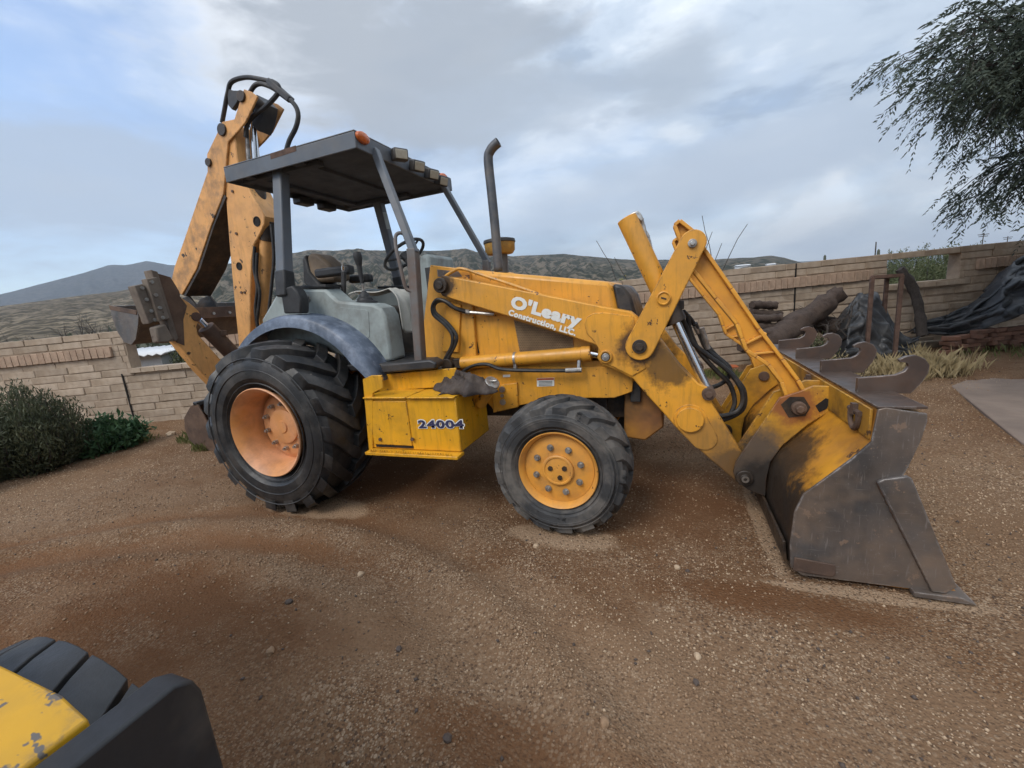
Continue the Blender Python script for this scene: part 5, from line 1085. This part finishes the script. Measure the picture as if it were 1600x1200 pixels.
# ---- tree at upper right: trunk stands beyond the right edge of the picture
def big_tree():
    r = np.random.RandomState(3)
    base = Vector((8.95, 2.3, 0)); base.z = .0
    e = empty('mesquite_tree', base); tag(e, 'feathery dark-leaved tree leaning in from the right above the yard', 'tree')
    tr = MB(); top = Vector((-.35, .25, 2.2)); branch_tube(tr, smooth_path([(0, 0, -.1), (.05, .03, .7), (-.12, .12, 1.5), top]), .19, .12, 12)
    cc = Vector((-.55, .35, 3.5)); sprays_c = []; sprays_d = []; limbs = MB()
    for k in range(60):
        a = r.uniform(0, 2*math.pi); el = r.uniform(-.45, 1.2)
        d = Vector((math.cos(a)*math.cos(el), math.sin(a)*math.cos(el), math.sin(el)))
        ext = Vector((2.75, 2.6, 1.85)); tip = cc+Vector((d.x*ext.x, d.y*ext.y, d.z*ext.z-.35))*r.uniform(.82, 1.05)
        mid = top.lerp(tip, .5)+Vector((r.uniform(-.2, .2), r.uniform(-.2, .2), .35))
        path = smooth_path([top, top.lerp(mid, .5)+Vector((0, 0, .1)), mid, tip]); branch_tube(limbs, path, .05, .008, 6)
        for q in path[5:]:
            for j in range(6):
                dd = Vector(r.normal(size=3)); dd.z *= .5; dd = (dd.normalized()+(q-cc).normalized()*.7+Vector((0, 0, -.15))).normalized()
                sub = [q+dd*(t*r.uniform(.5, .8))+Vector((0, 0, -.16*t*t)) for t in (0, .35, .7, 1.0)]
                branch_tube(limbs, sub, .008, .003, 4)
                for s in sub[1:]:
                    for m_ in range(4):
                        v = Vector(r.normal(size=3)); v.z = v.z*.4-.35; v = (v.normalized()+dd*.9).normalized(); sprays_c.append(s+Vector(r.normal(size=3))*.05); sprays_d.append(v)
    mesh_obj('trunk', tr, 'bark', e, 0); mesh_obj('limbs', limbs, 'bark_twig', e, 0, 35, False)
    C_ = np.array(sprays_c); D_ = np.array(sprays_d); print('sprays', len(C_))
    V = []; npair = 9
    side = np.cross(D_, np.array([0, 0, 1.0])); side /= np.linalg.norm(side, axis=1)[:, None]+1e-9
    ln = r.uniform(.16, .30, (len(C_), 1))
    for k in range(npair):
        t = (k+1)/npair; p = C_+D_*ln*t; p[:, 2] -= (ln[:, 0]*.45*t*t)
        for s in (-1, 1):
            d = D_*.75+side*s*.7; d[:, 2] -= .45; V.append(leaves(p, d+r.normal(size=D_.shape)*.18, .058, .015, r))
    V = np.concatenate(V); np_obj('crown', V, quads(len(V)//4), 'leaf_tree', e)
big_tree()
# ---- shrubs
def shrub(name, label, base, hw, hd, h, mt, n_st, per, ln, wd, seed, upright=1.0, cat='shrub', group=None):
    r = np.random.RandomState(seed); e = empty(name, base); tag(e, label, cat, group); st = MB(); cs = []; ds = []
    for k in range(n_st):
        a = r.uniform(0, 6.283); q = math.sqrt(r.uniform(0, 1)); bx, by = q*math.cos(a)*hw, q*math.sin(a)*hd
        hh = h*(1-.45*q*q)*r.uniform(.72, 1.06); b0 = Vector((bx*.45, by*.45, -.03)); tp = Vector((bx*1.05+r.normal()*.05, by*1.05+r.normal()*.05, hh))
        m = b0.lerp(tp, .5)+Vector((bx*.28, by*.28, 0)); path = smooth_path([b0, m, tp], 4); branch_tube(st, path, .008, .002, 4)
        P_ = np.array(path); t = r.uniform(.12, 1, per); i = np.minimum((t*(len(P_)-1)).astype(int), len(P_)-2); f = (t*(len(P_)-1)-i)[:, None]
        c = P_[i]*(1-f)+P_[i+1]*f+r.normal(size=(per, 3))*np.array([.05, .05, .04]); d = (P_[i+1]-P_[i]); d /= np.linalg.norm(d, axis=1)[:, None]
        cs.append(c); ds.append(d*upright+r.normal(size=(per, 3))*.6)
    c = np.concatenate(cs); c[:, 2] = np.maximum(c[:, 2], .0); d = np.concatenate(ds); V = leaves(c, d, ln, wd, r)
    mesh_obj('stems', st, 'bark_twig', e, 0, 35, False); np_obj('foliage', V, quads(len(V)//4), mt, e); return e
shrub('dark_shrub', 'large dark olive shrub growing before the wall at far left', Vector((-4.08, -.88, .0)), .46, .46, .98, 'leaf_shrub', 130, 190, .055, .013, 41, 1.3)
shrub('dark_shrub', 'second dark olive shrub half out of the picture at the left edge', Vector((-4.15, -1.62, .0)), .45, .42, .92, 'leaf_shrub', 110, 170, .055, .013, 42, 1.3)
shrub('leafy_weed', 'low bright green leafy weed clump beside the large dark shrub', Vector((-4.05, -.18, .0)), .36, .30, .40, 'leaf_green', 60, 60, .085, .034, 43, .6, 'weed')
q = PZ(1122, 560, 0); shrub('garden_shrub', 'small green shrub in front of the wall behind the loader arms', Vector((4.55, 3.9, 0)), .34, .3, .62, 'leaf_desert', 60, 70, .05, .014, 44, .9)
shrub('dry_shrub', 'low dry brown shrub at the foot of the wall behind the loader arms', Vector((4.85, 3.5, 0)), .35, .3, .34, 'grass_dry', 40, 40, .06, .01, 45, .8)
# ---- grass: uncountable
def grass(name, label, spots, mt, seed, h, per):
    r = np.random.RandomState(seed); V = []
    for x, y, rad_, k in spots:
        n = int(per*k); a = r.uniform(0, 6.283, n); q = np.sqrt(r.uniform(0, 1, n))*rad_; px = x+np.cos(a)*q; py = y+np.sin(a)*q*.7; pz = ground_h(px, py)-.005
        hh = h*r.uniform(.4, 1.15, n)*(1-.5*(q/rad_)**2); t = r.normal(size=(n, 2))*.26; w = .0022*r.uniform(.6, 1.4, n); sa = r.uniform(0, 6.283, n)
        sx, sy = np.cos(sa)*w, np.sin(sa)*w
        b0 = np.stack([px-sx, py-sy, pz], 1); b1 = np.stack([px+sx, py+sy, pz], 1)
        m = np.stack([px+t[:, 0]*hh*.35, py+t[:, 1]*hh*.35, pz+hh*.6], 1); tp = np.stack([px+t[:, 0]*hh, py+t[:, 1]*hh, pz+hh*.95], 1)
        V.append(np.stack([b0, b1, m+np.stack([sx, sy, 0*sx], 1)*.7, tp], 1).reshape(-1, 3))
    V = np.concatenate(V); return stuff(np_obj(name, V, quads(len(V)//4), mt), label, 'grass')
def spot(px, py, r_, k): q = PZ(px, py, 0); return (q.x, q.y, r_, k)
grass('dry_grass', 'dry straw-coloured grass tufts behind the front bucket', [spot(1385, 590, .26, .7), spot(1415, 596, .22, .6), spot(1448, 588, .26, 1.1), spot(1475, 590, .25, .7), spot(1375, 575, .2, .4), spot(1432, 572, .2, .5), spot(1495, 580, .3, .3), spot(1105, 575, .35, .4)], 'grass_dry', 51, .33, 420)
grass('green_grass', 'sparse green weeds along the foot of the left wall', [spot(300, 690, .2, .25), spot(318, 702, .16, .35), spot(285, 640, .5, .9), spot(310, 632, .4, .9), spot(250, 655, .4, .4), spot(215, 690, .3, .3), spot(1125, 592, .3, .8), spot(1580, 560, .6, .3)], 'grass_green', 52, .16, 800)
# ---- log pile, loose logs
def log(label, pts, r0, r1, mt='bark', seed=0, grp='cut logs by the wall'):
    pts = smooth_path([Vector(p) for p in pts], 5); r = random.Random(seed); mb = MB(); m = len(pts)
    mb.tube(pts, [(r0+(r1-r0)*i/(m-1))*(1+r.uniform(-.13, .13)) for i in range(m)], 14)
    mb.v = [tuple(Vector(v)+Vector((r.uniform(-1, 1), r.uniform(-1, 1), r.uniform(-1, 1)))*r0*.13) for v in mb.v]
    base = Vector((pts[0].x, pts[0].y, 0)); mb.v = [tuple(Vector(v)-base) for v in mb.v]
    o = mesh_obj('log', mb, mt, None, 0, 60); o.location = base; return tag(o, label, 'log', grp)
def W(px, py, off): # point sighted on a plane parallel to the wall, off metres in front of it
    d = ray(px, py); n = WN; t = ((W0-n*off-CAM).dot(n))/d.dot(n); return CAM+d*t
log('thick rough trunk leaning up to the right from the log pile', [W(1195, 540, .95), W(1235, 512, .85), W(1275, 487, .75), W(1308, 460, .6)], .19, .12, seed=1)
log('dark forked trunk slanting down to the right below the leaning trunk', [W(1272, 495, .55), W(1300, 512, .6), W(1320, 530, .7), W(1330, 560, .8)], .13, .14, seed=2)
log('thin dark trunk leaning upright against the wall behind the metal frame', [W(1441, 525, .45), W(1437, 490, .36), W(1427, 452, .28), W(1406, 420, .22)], .068, .06, 'bark_twig', seed=3)
k = 0
for row, (y, n, x0_) in enumerate(((543, 4, 1168), (532, 4, 1172), (521, 4, 1170), (510, 3, 1176), (499, 3, 1180), (489, 2, 1182), (478, 2, 1186))):
    for j in range(n):
        off = .35+.22*j; a = W(x0_-6+random.uniform(-8, 4), y+random.uniform(-2, 2), off); b = W(x0_+36+random.uniform(-10, 12)-row*1.5, y+random.uniform(-3, 3), off-.02)
        log('dark split log stacked in the low pile against the wall' if True else '', [a, a.lerp(b, .5)+Vector((0, 0, random.uniform(-.01, .01))), b], .060, .055, seed=10+k, grp='stacked split logs'); k += 1
# thin cut branches tangled over the logs
rbn = random.Random(21)
for i in range(8):
    x0_, y0_ = rbn.uniform(1275, 1322), rbn.uniform(512, 540); x1_, y1_ = x0_+rbn.uniform(-30, 30), y0_-rbn.uniform(12, 52); o0 = rbn.uniform(.7, 1.0)
    a = W(x0_, y0_, o0); b = W(x1_, y1_, o0+rbn.uniform(-.35, .2)); m = a.lerp(b, .5)+Vector((rbn.uniform(-.1, .1), rbn.uniform(-.1, .1), rbn.uniform(-.02, .1)))
    a.z = max(a.z, .03)
    base = Vector((a.x, a.y, 0)); mb = MB(); pts = smooth_path([a-base, m-base, b-base], 5); branch_tube(mb, pts, .017, .007, 6)
    for k in range(5):
        q = pts[rbn.randrange(2, len(pts))]; d = Vector((rbn.uniform(-1, 1), rbn.uniform(-1, 1), rbn.uniform(-.2, 1))).normalized()*rbn.uniform(.1, .28); branch_tube(mb, [q, q+d*.5+Vector((0, 0, .02)), q+d], .006, .003, 4)
    ob = mesh_obj('branch', mb, 'bark_twig', None, 0, 60); ob.location = base
    tag(ob, 'thin bare cut branch in the tangle over the logs', 'branch', 'cut branches tangled over the logs')
# ---- rusty metal frame
def frame():
    b0 = W(1365, 552, 1.05); e = empty('metal_frame', (b0.x, b0.y, gz(b0.x, b0.y))); tag(e, 'rusty square-tube metal frame standing before the wall', 'frame'); off = -e.location
    pts = {'a': (1363, 433, 1.05), 'b': (1386, 433, .75), 'c': (1409, 430, 1.15)}
    tops = {}
    for kx, (px, py, of) in pts.items():
        t = W(px, py, of); tops[kx] = t; mb = MB(); mb.beam(Vector((t.x, t.y, gz(t.x, t.y)-.03))+off, t+off, .046, .046, (1, 0, 0)); mesh_obj('upright', mb, 'rust_frame', e, .004)
    for a, b in (('a', 'c'), ('a', 'b'), ('b', 'c')):
        mb = MB(); mb.beam(tops[a]+off+Vector((0, 0, .0)), tops[b]+off, .044, .044); mesh_obj('top_rail', mb, 'rust_frame', e, .004)
frame()
# ---- tarpaulins over heaps
def drape(name, label, ctrl, off0, mt, seed, nu=70, nv=34, wr=.05):
    """ctrl: list of (px, py_top, py_bottom, out) columns along the heap"""
    us = np.linspace(0, len(ctrl)-1, nu); cols = []
    for u in us:
        i = min(int(u), len(ctrl)-2); f = u-i; f = f*f*(3-2*f); a, b = ctrl[i], ctrl[i+1]; cols.append([a[k]*(1-f)+b[k]*f for k in range(4)])
    V = np.zeros((nv, nu, 3))
    for i, (px, yt, yb, out) in enumerate(cols):
        for j in range(nv):
            t = j/(nv-1); o = off0+out*math.sin(t*math.pi/2)**.8; q = W(px, yt+(yb-yt)*t, o); V[j, i] = (q.x, q.y, q.z)
    r = np.random.RandomState(seed); U, T = np.meshgrid(np.linspace(0, len(ctrl)*1.6, nu), np.linspace(0, 3, nv))
    w = (np.abs(fbm(U*.25+T*.15, T*1.5-U*.22, seed, 3)-.46)*-2.4+.22)*wr*2.6 + (fbm(U*1.1, T*1.6, seed+3, 3)-.45)*wr*.9
    V[:, :, 0] += -WN.x*w; V[:, :, 1] += -WN.y*w; V[:, :, 2] += w*.5
    # thin sheet with a back
    i = (np.arange(nv-1)[:, None]*nu+np.arange(nu-1)[None]).ravel(); F = np.stack([i, i+1, i+nu+1, i+nu], 1)
    o = np_obj(name, V.reshape(-1, 3), F, mt, None, True); so = o.modifiers.new('thick', 'SOLIDIFY'); so.thickness = .012; return tag(o, label, 'tarp')
drape('tarpaulin', 'black tarpaulin crumpled over a heap behind the metal frame', [(1308, 500, 560, .3), (1322, 480, 566, .5), (1345, 455, 560, .5), (1362, 458, 562, .6), (1385, 480, 560, .55), (1402, 510, 556, .5), (1418, 532, 555, .4), (1432, 528, 545, .25)], .55, 'tarp', 61, 64, 40, .085)
drape('tarpaulin', 'long dark tarpaulin draped over the brick stack against the wall at right edge', [(1424, 514, 522, .1), (1450, 500, 523, .18), (1480, 492, 524, .25), (1510, 478, 520, .32), (1540, 455, 513, .42), (1565, 425, 504, .5), (1590, 405, 494, .55), (1625, 385, 486, .6), (1680, 380, 486, .6), (1740, 378, 490, .6)], .22, 'tarp', 62, 100, 44, .085)
# ---- bricks showing below the tarpaulin, each its own thing
rb = random.Random(8); bme = []
for s in range(4):
    bm = bmesh.new(); bmesh.ops.create_cube(bm, size=1)
    for v in bm.verts: v.co = Vector((v.co.x*.20, v.co.y*.095, v.co.z*.06))+Vector((rb.uniform(-.006, .006), rb.uniform(-.005, .005), rb.uniform(-.004, .004)))
    bmesh.ops.bevel(bm, geom=bm.edges[:], offset=.006, segments=1, affect='EDGES')
    me = bpy.data.meshes.new('brick'); bm.to_mesh(me); bm.free(); me.materials.append(M['red_brick']); bme.append(me)
ang_w = math.atan2(WU.y, WU.x)
for row in range(5):
    for i in range(10):
        px = 1478+i*15.5+(7 if row % 2 else 0); ytop = np.interp(px, [1478, 1510, 1540, 1565, 1590, 1625, 1750], [530, 523, 514, 504, 495, 487, 487])
        q = W(px, 530, .62); z = .045+row*.064
        c = Vector((q.x, q.y, z+gz(q.x, q.y))); w_ = c-CAM; py = 600+FPX*w_.dot(rd)/w_.dot(rf)
        if py < ytop-6 or rb.random() < .12: continue
        o = bpy.data.objects.new('brick', rb.choice(bme)); COL.objects.link(o); o.location = c+Vector((rb.uniform(-.03, .03), rb.uniform(-.03, .03), 0)); o.rotation_euler = (rb.uniform(-.05, .05), rb.uniform(-.05, .05), ang_w+rb.uniform(-.2, .2)+(math.pi/2 if rb.random() < .3 else 0))
        tag(o, 'red-brown brick in the loose stack under the long tarpaulin at right', 'brick', 'bricks under the tarpaulin')
# ---- stone edging in front of the heap
for i, (px, py, l) in enumerate(((1452, 549, .62), (1500, 545, .62), (1556, 540, .40), (1590, 538, .36))):
    q = PZ(px, py, .03); mb = MB(); mb.box((0, 0, 0), (l, .10, .11)); rr_ = random.Random(i); mb.v = [tuple(Vector(v)+Vector((rr_.uniform(-.012, .012),)*3)) for v in mb.v]
    o = mesh_obj('edging_stone', mb, 'edging_stone', None, .012); o.location = (q.x, q.y, gz(q.x, q.y)+.045); o.rotation_euler = (0, 0, ang_w+.02*i)
    tag(o, ['long tan edging block nearest the metal frame', 'second long tan edging block from the metal frame', 'short tan edging block right of the two long ones', 'tan edging block at the right edge below the brick stack'][i], 'edging', 'edging blocks in front of the brick stack')
# orange scrap on the ground behind the loader arms
q = PZ(1138, 582, .0); mb = MB(); mb.prism([(-.16, -.05), (.14, -.07), (.17, .04), (-.05, .08)], 0, .025, 'z'); o = mesh_obj('plastic_scrap', mb, 'orange_plastic', None, .004); o.location = (q.x, q.y, gz(q.x, q.y)+.01); o.rotation_euler = (.2, .1, .6); tag(o, 'flat orange plastic scrap on the ground behind the loader arms', 'scrap')
# ---- beyond the wall
def far_point(px, py, dist): d = ray(px, py); h = Vector((d.x, d.y, 0)).length; return CAM+d*(dist/h)
def shed():
    q = far_point(205, 560, 12.5); q.z = -.25; e = empty('white_shed', q); tag(e, 'small white shed with corrugated roof seen through the left wall opening', 'shed')
    R3 = Matrix.Rotation(ang_w+.15, 3, 'Z')
    mb = MB(); mb.box((0, 0, .62), (1.9, 1.3, 1.24), R3); mesh_obj('wall', mb, 'shed_white', e, .01)
    n = 30; vs = []; fs = []
    for i in range(n+1):
        for j, y in enumerate((-.85, .85)):
            x = -1.15+2.3*i/n; vs.append(R3 @ Vector((x, y, 1.27+.02*math.cos(i*math.pi)+(.10 if j else 0))))
    fs = [(2*i, 2*i+2, 2*i+3, 2*i+1) for i in range(n)]
    mb = MB(); mb.add(vs, fs); o = mesh_obj('roof', mb, 'shed_white', e, 0); o.modifiers.new('t', 'SOLIDIFY').thickness = .02
    mb = MB(); mb.tube([R3 @ Vector(p) for p in smooth_path([(.42, -.665, .95), (.52, -.665, 1.02), (.58, -.665, .9), (.48, -.665, .8), (.58, -.665, .7), (.5, -.665, .58), (.42, -.665, .64)])], .016, 6); mesh_obj('wall_ornament', mb, 'shed_mark', e, 0)
    mb = MB(); mb.box(R3 @ Vector((-.55, -.66, .6)), (.45, .03, .9), R3); mesh_obj('door', mb, 'grey_paint', e, .01)
shed()
def desert_bush(name, label, px, dist, w, h, mt, seed, n=50, per=60, lf=.12, cat='bush', group=None):
    q = far_point(px, 470, dist); return shrub(name, label, Vector((q.x, q.y, gz(q.x, q.y))), w, w, h, mt, n, per, lf, lf*.3, seed, .7, cat, group)
desert_bush('green_bush', 'green bush seen through the left wall opening beside the white shed', 300, 11.5, .8, 1.2, 'leaf_desert', 71, 110, 160, .07)
desert_bush('palo_verde', 'green thorn tree filling the right wall opening', 1440, 15, 1.9, 1.72, 'leaf_desert', 72, 150, 260, .075, 'tree')
desert_bush('palo_verde', 'green thorn tree behind the right wall opening, nearer its right side', 1500, 13, 1.5, 1.60, 'leaf_desert', 73, 120, 220, .07, 'tree')
desert_bush('yellow_bush', 'yellow-green bush showing above the wall behind the loader bellcrank', 985, 14, .9, 1.75, 'leaf_yellow', 74, 60, 80, .08)
def bare_tree(px, dist, h, seed, label):
    q = far_point(px, 470, dist); e = empty('bare_tree', (q.x, q.y, gz(q.x, q.y))); tag(e, label, 'tree', 'bare trees beyond the left wall'); r = random.Random(seed); mb = MB()
    def grow(p, d, l, rr, k):
        pts = [p]; 
        for i in range(3): d = (d+Vector((r.uniform(-.2, .2), r.uniform(-.2, .2), r.uniform(-.02, .15)))).normalized(); pts.append(pts[-1]+d*l/3)
        branch_tube(mb, pts, rr, rr*.55, 4)
        if k:
            for j in range(4): grow(pts[r.randrange(1, 4)], (d+Vector((r.uniform(-.8, .8), r.uniform(-.8, .8), r.uniform(-.1, .5)))).normalized(), l*.68, rr*.5, k-1)
    for j in range(3): grow(Vector((r.uniform(-.2, .2), 0, -.1)), Vector((r.uniform(-.4, .4), r.uniform(-.3, .3), 1)).normalized(), h*.5, .06, 3)
    mesh_obj('branches', mb, 'bark_twig', e, 0, 35, False)
bare_tree(125, 34, 3.0, 1, 'bare grey desert tree beyond the left wall, right of two'); bare_tree(30, 36, 2.6, 2, 'bare grey desert tree beyond the left wall, at the left edge')
def wands(px, dist, tips, label, seed):
    q = far_point(px, 470, dist); e = empty('ocotillo', (q.x, q.y, gz(q.x, q.y))); tag(e, label, 'cactus', 'ocotillo behind the wall'); r = random.Random(seed)
    for x, y in tips:
        t = far_point(x, y, dist)-e.location; mb = MB(); b = Vector((r.uniform(-.06, .06), r.uniform(-.06, .06), 0)); m = b.lerp(t, .62)+Vector((r.uniform(-.12, .12), 0, r.uniform(-.05, .05))); pts = [b.lerp(t, k/9)+(WU*(.22*math.sin(k/9*math.pi)*(1 if x < px else -1)+(r.uniform(-.03, .03) if 0 < k < 9 else 0))) for k in range(10)]; branch_tube(mb, pts, .013, .006, 5); mesh_obj('wand', mb, 'bark_twig', e, 0, 35, False)
wands(985, 10.5, [(932, 376), (960, 402)], 'thin bare cactus wands rising behind the wall left of the tilt cylinder', 1)
wands(1098, 10.5, [(1097, 337), (1113, 362), (1168, 350), (1128, 380)], 'thin bare cactus wands rising behind the bucket links', 2)
# utility poles and saguaros on the plain
def pole(px, py, dist, label, arm=True):
    t = far_point(px, py, dist); e = empty('utility_pole', (t.x, t.y, -1.5)); tag(e, label, 'pole', 'utility poles on the plain'); mb = MB(); mb.cyl((0, 0, 0), (0, 0, t.z+1.5), .35, 8, .25); mesh_obj('pole', mb, 'bark_twig', e, 0)
    if arm: mb = MB(); mb.box((0, 0, t.z+.6), (5.5, .4, .4)); mb.box((0, 0, t.z-.6), (4.5, .4, .4)); mesh_obj('crossarm', mb, 'bark_twig', e, 0)
pole(1537, 364, 420, 'utility pole with crossarms on the plain under the tree'); pole(1575, 369, 520, 'farther utility pole at the right edge of the plain'); pole(1369, 378, 260, 'tall bare pole standing above the wall beside a cactus', False)
def saguaro(px, py, dist, label):
    t = far_point(px, py, dist); e = empty('saguaro', (t.x, t.y, -1)); tag(e, label, 'cactus', 'saguaros beyond the wall'); h = t.z+1; mb = MB(); w = h*.05; mb.tube([(0, 0, 0), (0, 0, h*.5), (0, 0, h*.95), (0, 0, h)], [w, w*1.05, w*.8, w*.1], 10); mesh_obj('stem', mb, 'leaf_far', e, 0)
    for s in (-1, 1): mb = MB(); mb.tube(smooth_path([(0, 0, h*.45), (s*h*.10, 0, h*.46), (s*h*.13, 0, h*.55), (s*h*.13, 0, h*.72)]), w*.6, 8); mesh_obj('arm', mb, 'leaf_far', e, 0)
saguaro(1373, 389, 150, 'saguaro beside the tall bare pole beyond the wall'); saguaro(1289, 398, 160, 'lone small saguaro on the skyline beyond the wall')
def house(px, py, dist, w, h, label):
    hit, loc, nrm_, idx = bpy.data.objects['rocky_hill'].ray_cast(CAM, ray(px, py).normalized())   # where that slope really lies
    t = loc if hit else far_point(px, 445, dist); k_ = (t-CAM).length/dist; w *= k_; h *= k_; e = empty('distant_house', (t.x, t.y, t.z-h*.4)); tag(e, label, 'house', 'white houses far on the plain'); R3 = Matrix.Rotation(ang_w, 3, 'Z'); mb = MB(); mb.box((0, 0, h*.2), (w, w*.4, h*1.4), R3); mesh_obj('wall', mb, 'shed_white', e, 0)
    mb = MB(); mb.prism([(-w*.27, h*.9), (w*.27, h*.9), (0, h*1.35)], -w*.55, w*.55, 'x'); mb.v = [tuple(R3 @ Vector((v[0], v[1], v[2]))) for v in mb.v]; mesh_obj('roof', mb, 'shed_white', e, 0)
house(1160, 417, 420, 11, 2, 'distant white house at the foot of the hill, left one'); house(1204, 415, 430, 7, 1.8, 'distant white house at the foot of the hill, right one')
# desert scrub: far-off mass
def scrub():
    r = np.random.RandomState(77); C_ = []; D_ = []; S_ = []
    for k in range(1500):
        px = r.uniform(-250, 1850); dist = 16*(30**r.uniform(0, 1)); q = far_point(px, 470, dist)
        s = (q-W0).dot(WN)
        if s < 6: continue
        w = r.uniform(.6, 1.5)*(1 if dist < 60 else 1.5); h = w*r.uniform(.6, 1.1); n = 34 if dist < 60 else 20
        a = r.normal(size=(n, 3)); a /= np.linalg.norm(a, axis=1)[:, None]; a[:, 2] = np.abs(a[:, 2]); c = np.array([q.x, q.y, gz(q.x, q.y)])+a*np.array([w, w, h])*r.uniform(.4, 1, (n, 1))
        C_.append(c); D_.append(a+r.normal(size=(n, 3))*.5); S_.append(np.full(n, w*.5))
    C_ = np.concatenate(C_); D_ = np.concatenate(D_); S_ = np.concatenate(S_)[:, None]
    d = D_/np.linalg.norm(D_, axis=1)[:, None]; u = r.normal(size=C_.shape); s = np.cross(d, u); s /= np.linalg.norm(s, axis=1)[:, None]
    V = np.stack([C_, C_+d*S_*.5+s*S_*.3, C_+d*S_, C_+d*S_*.5-s*S_*.3], 1).reshape(-1, 3)
    stuff(np_obj('desert_scrub', V, quads(len(V)//4), 'leaf_far'), 'grey-green desert scrub spread over the plain beyond the wall', 'scrub')
scrub()
# ---- haze: one closed box of thin air round everything but the sky
def haze(density):
    mb = MB(); mb.box((0, 3000, 400), (24000, 24000, 860)); o = mesh_obj('haze', mb, 'mortar', None, 0); o.data.materials.clear()
    m = bpy.data.materials.new('haze'); m.use_nodes = True; N = m.node_tree.nodes; N.clear(); out = N.new('ShaderNodeOutputMaterial'); v = N.new('ShaderNodeVolumePrincipled')
    v.inputs['Color'].default_value = (.80, .88, 1, 1); v.inputs['Density'].default_value = density; v.inputs['Anisotropy'].default_value = .2; m.node_tree.links.new(v.outputs[0], out.inputs['Volume']); o.data.materials.append(m)
    stuff(o, 'thin pale blue air between the yard and the mountains', 'haze')
haze(.00011)
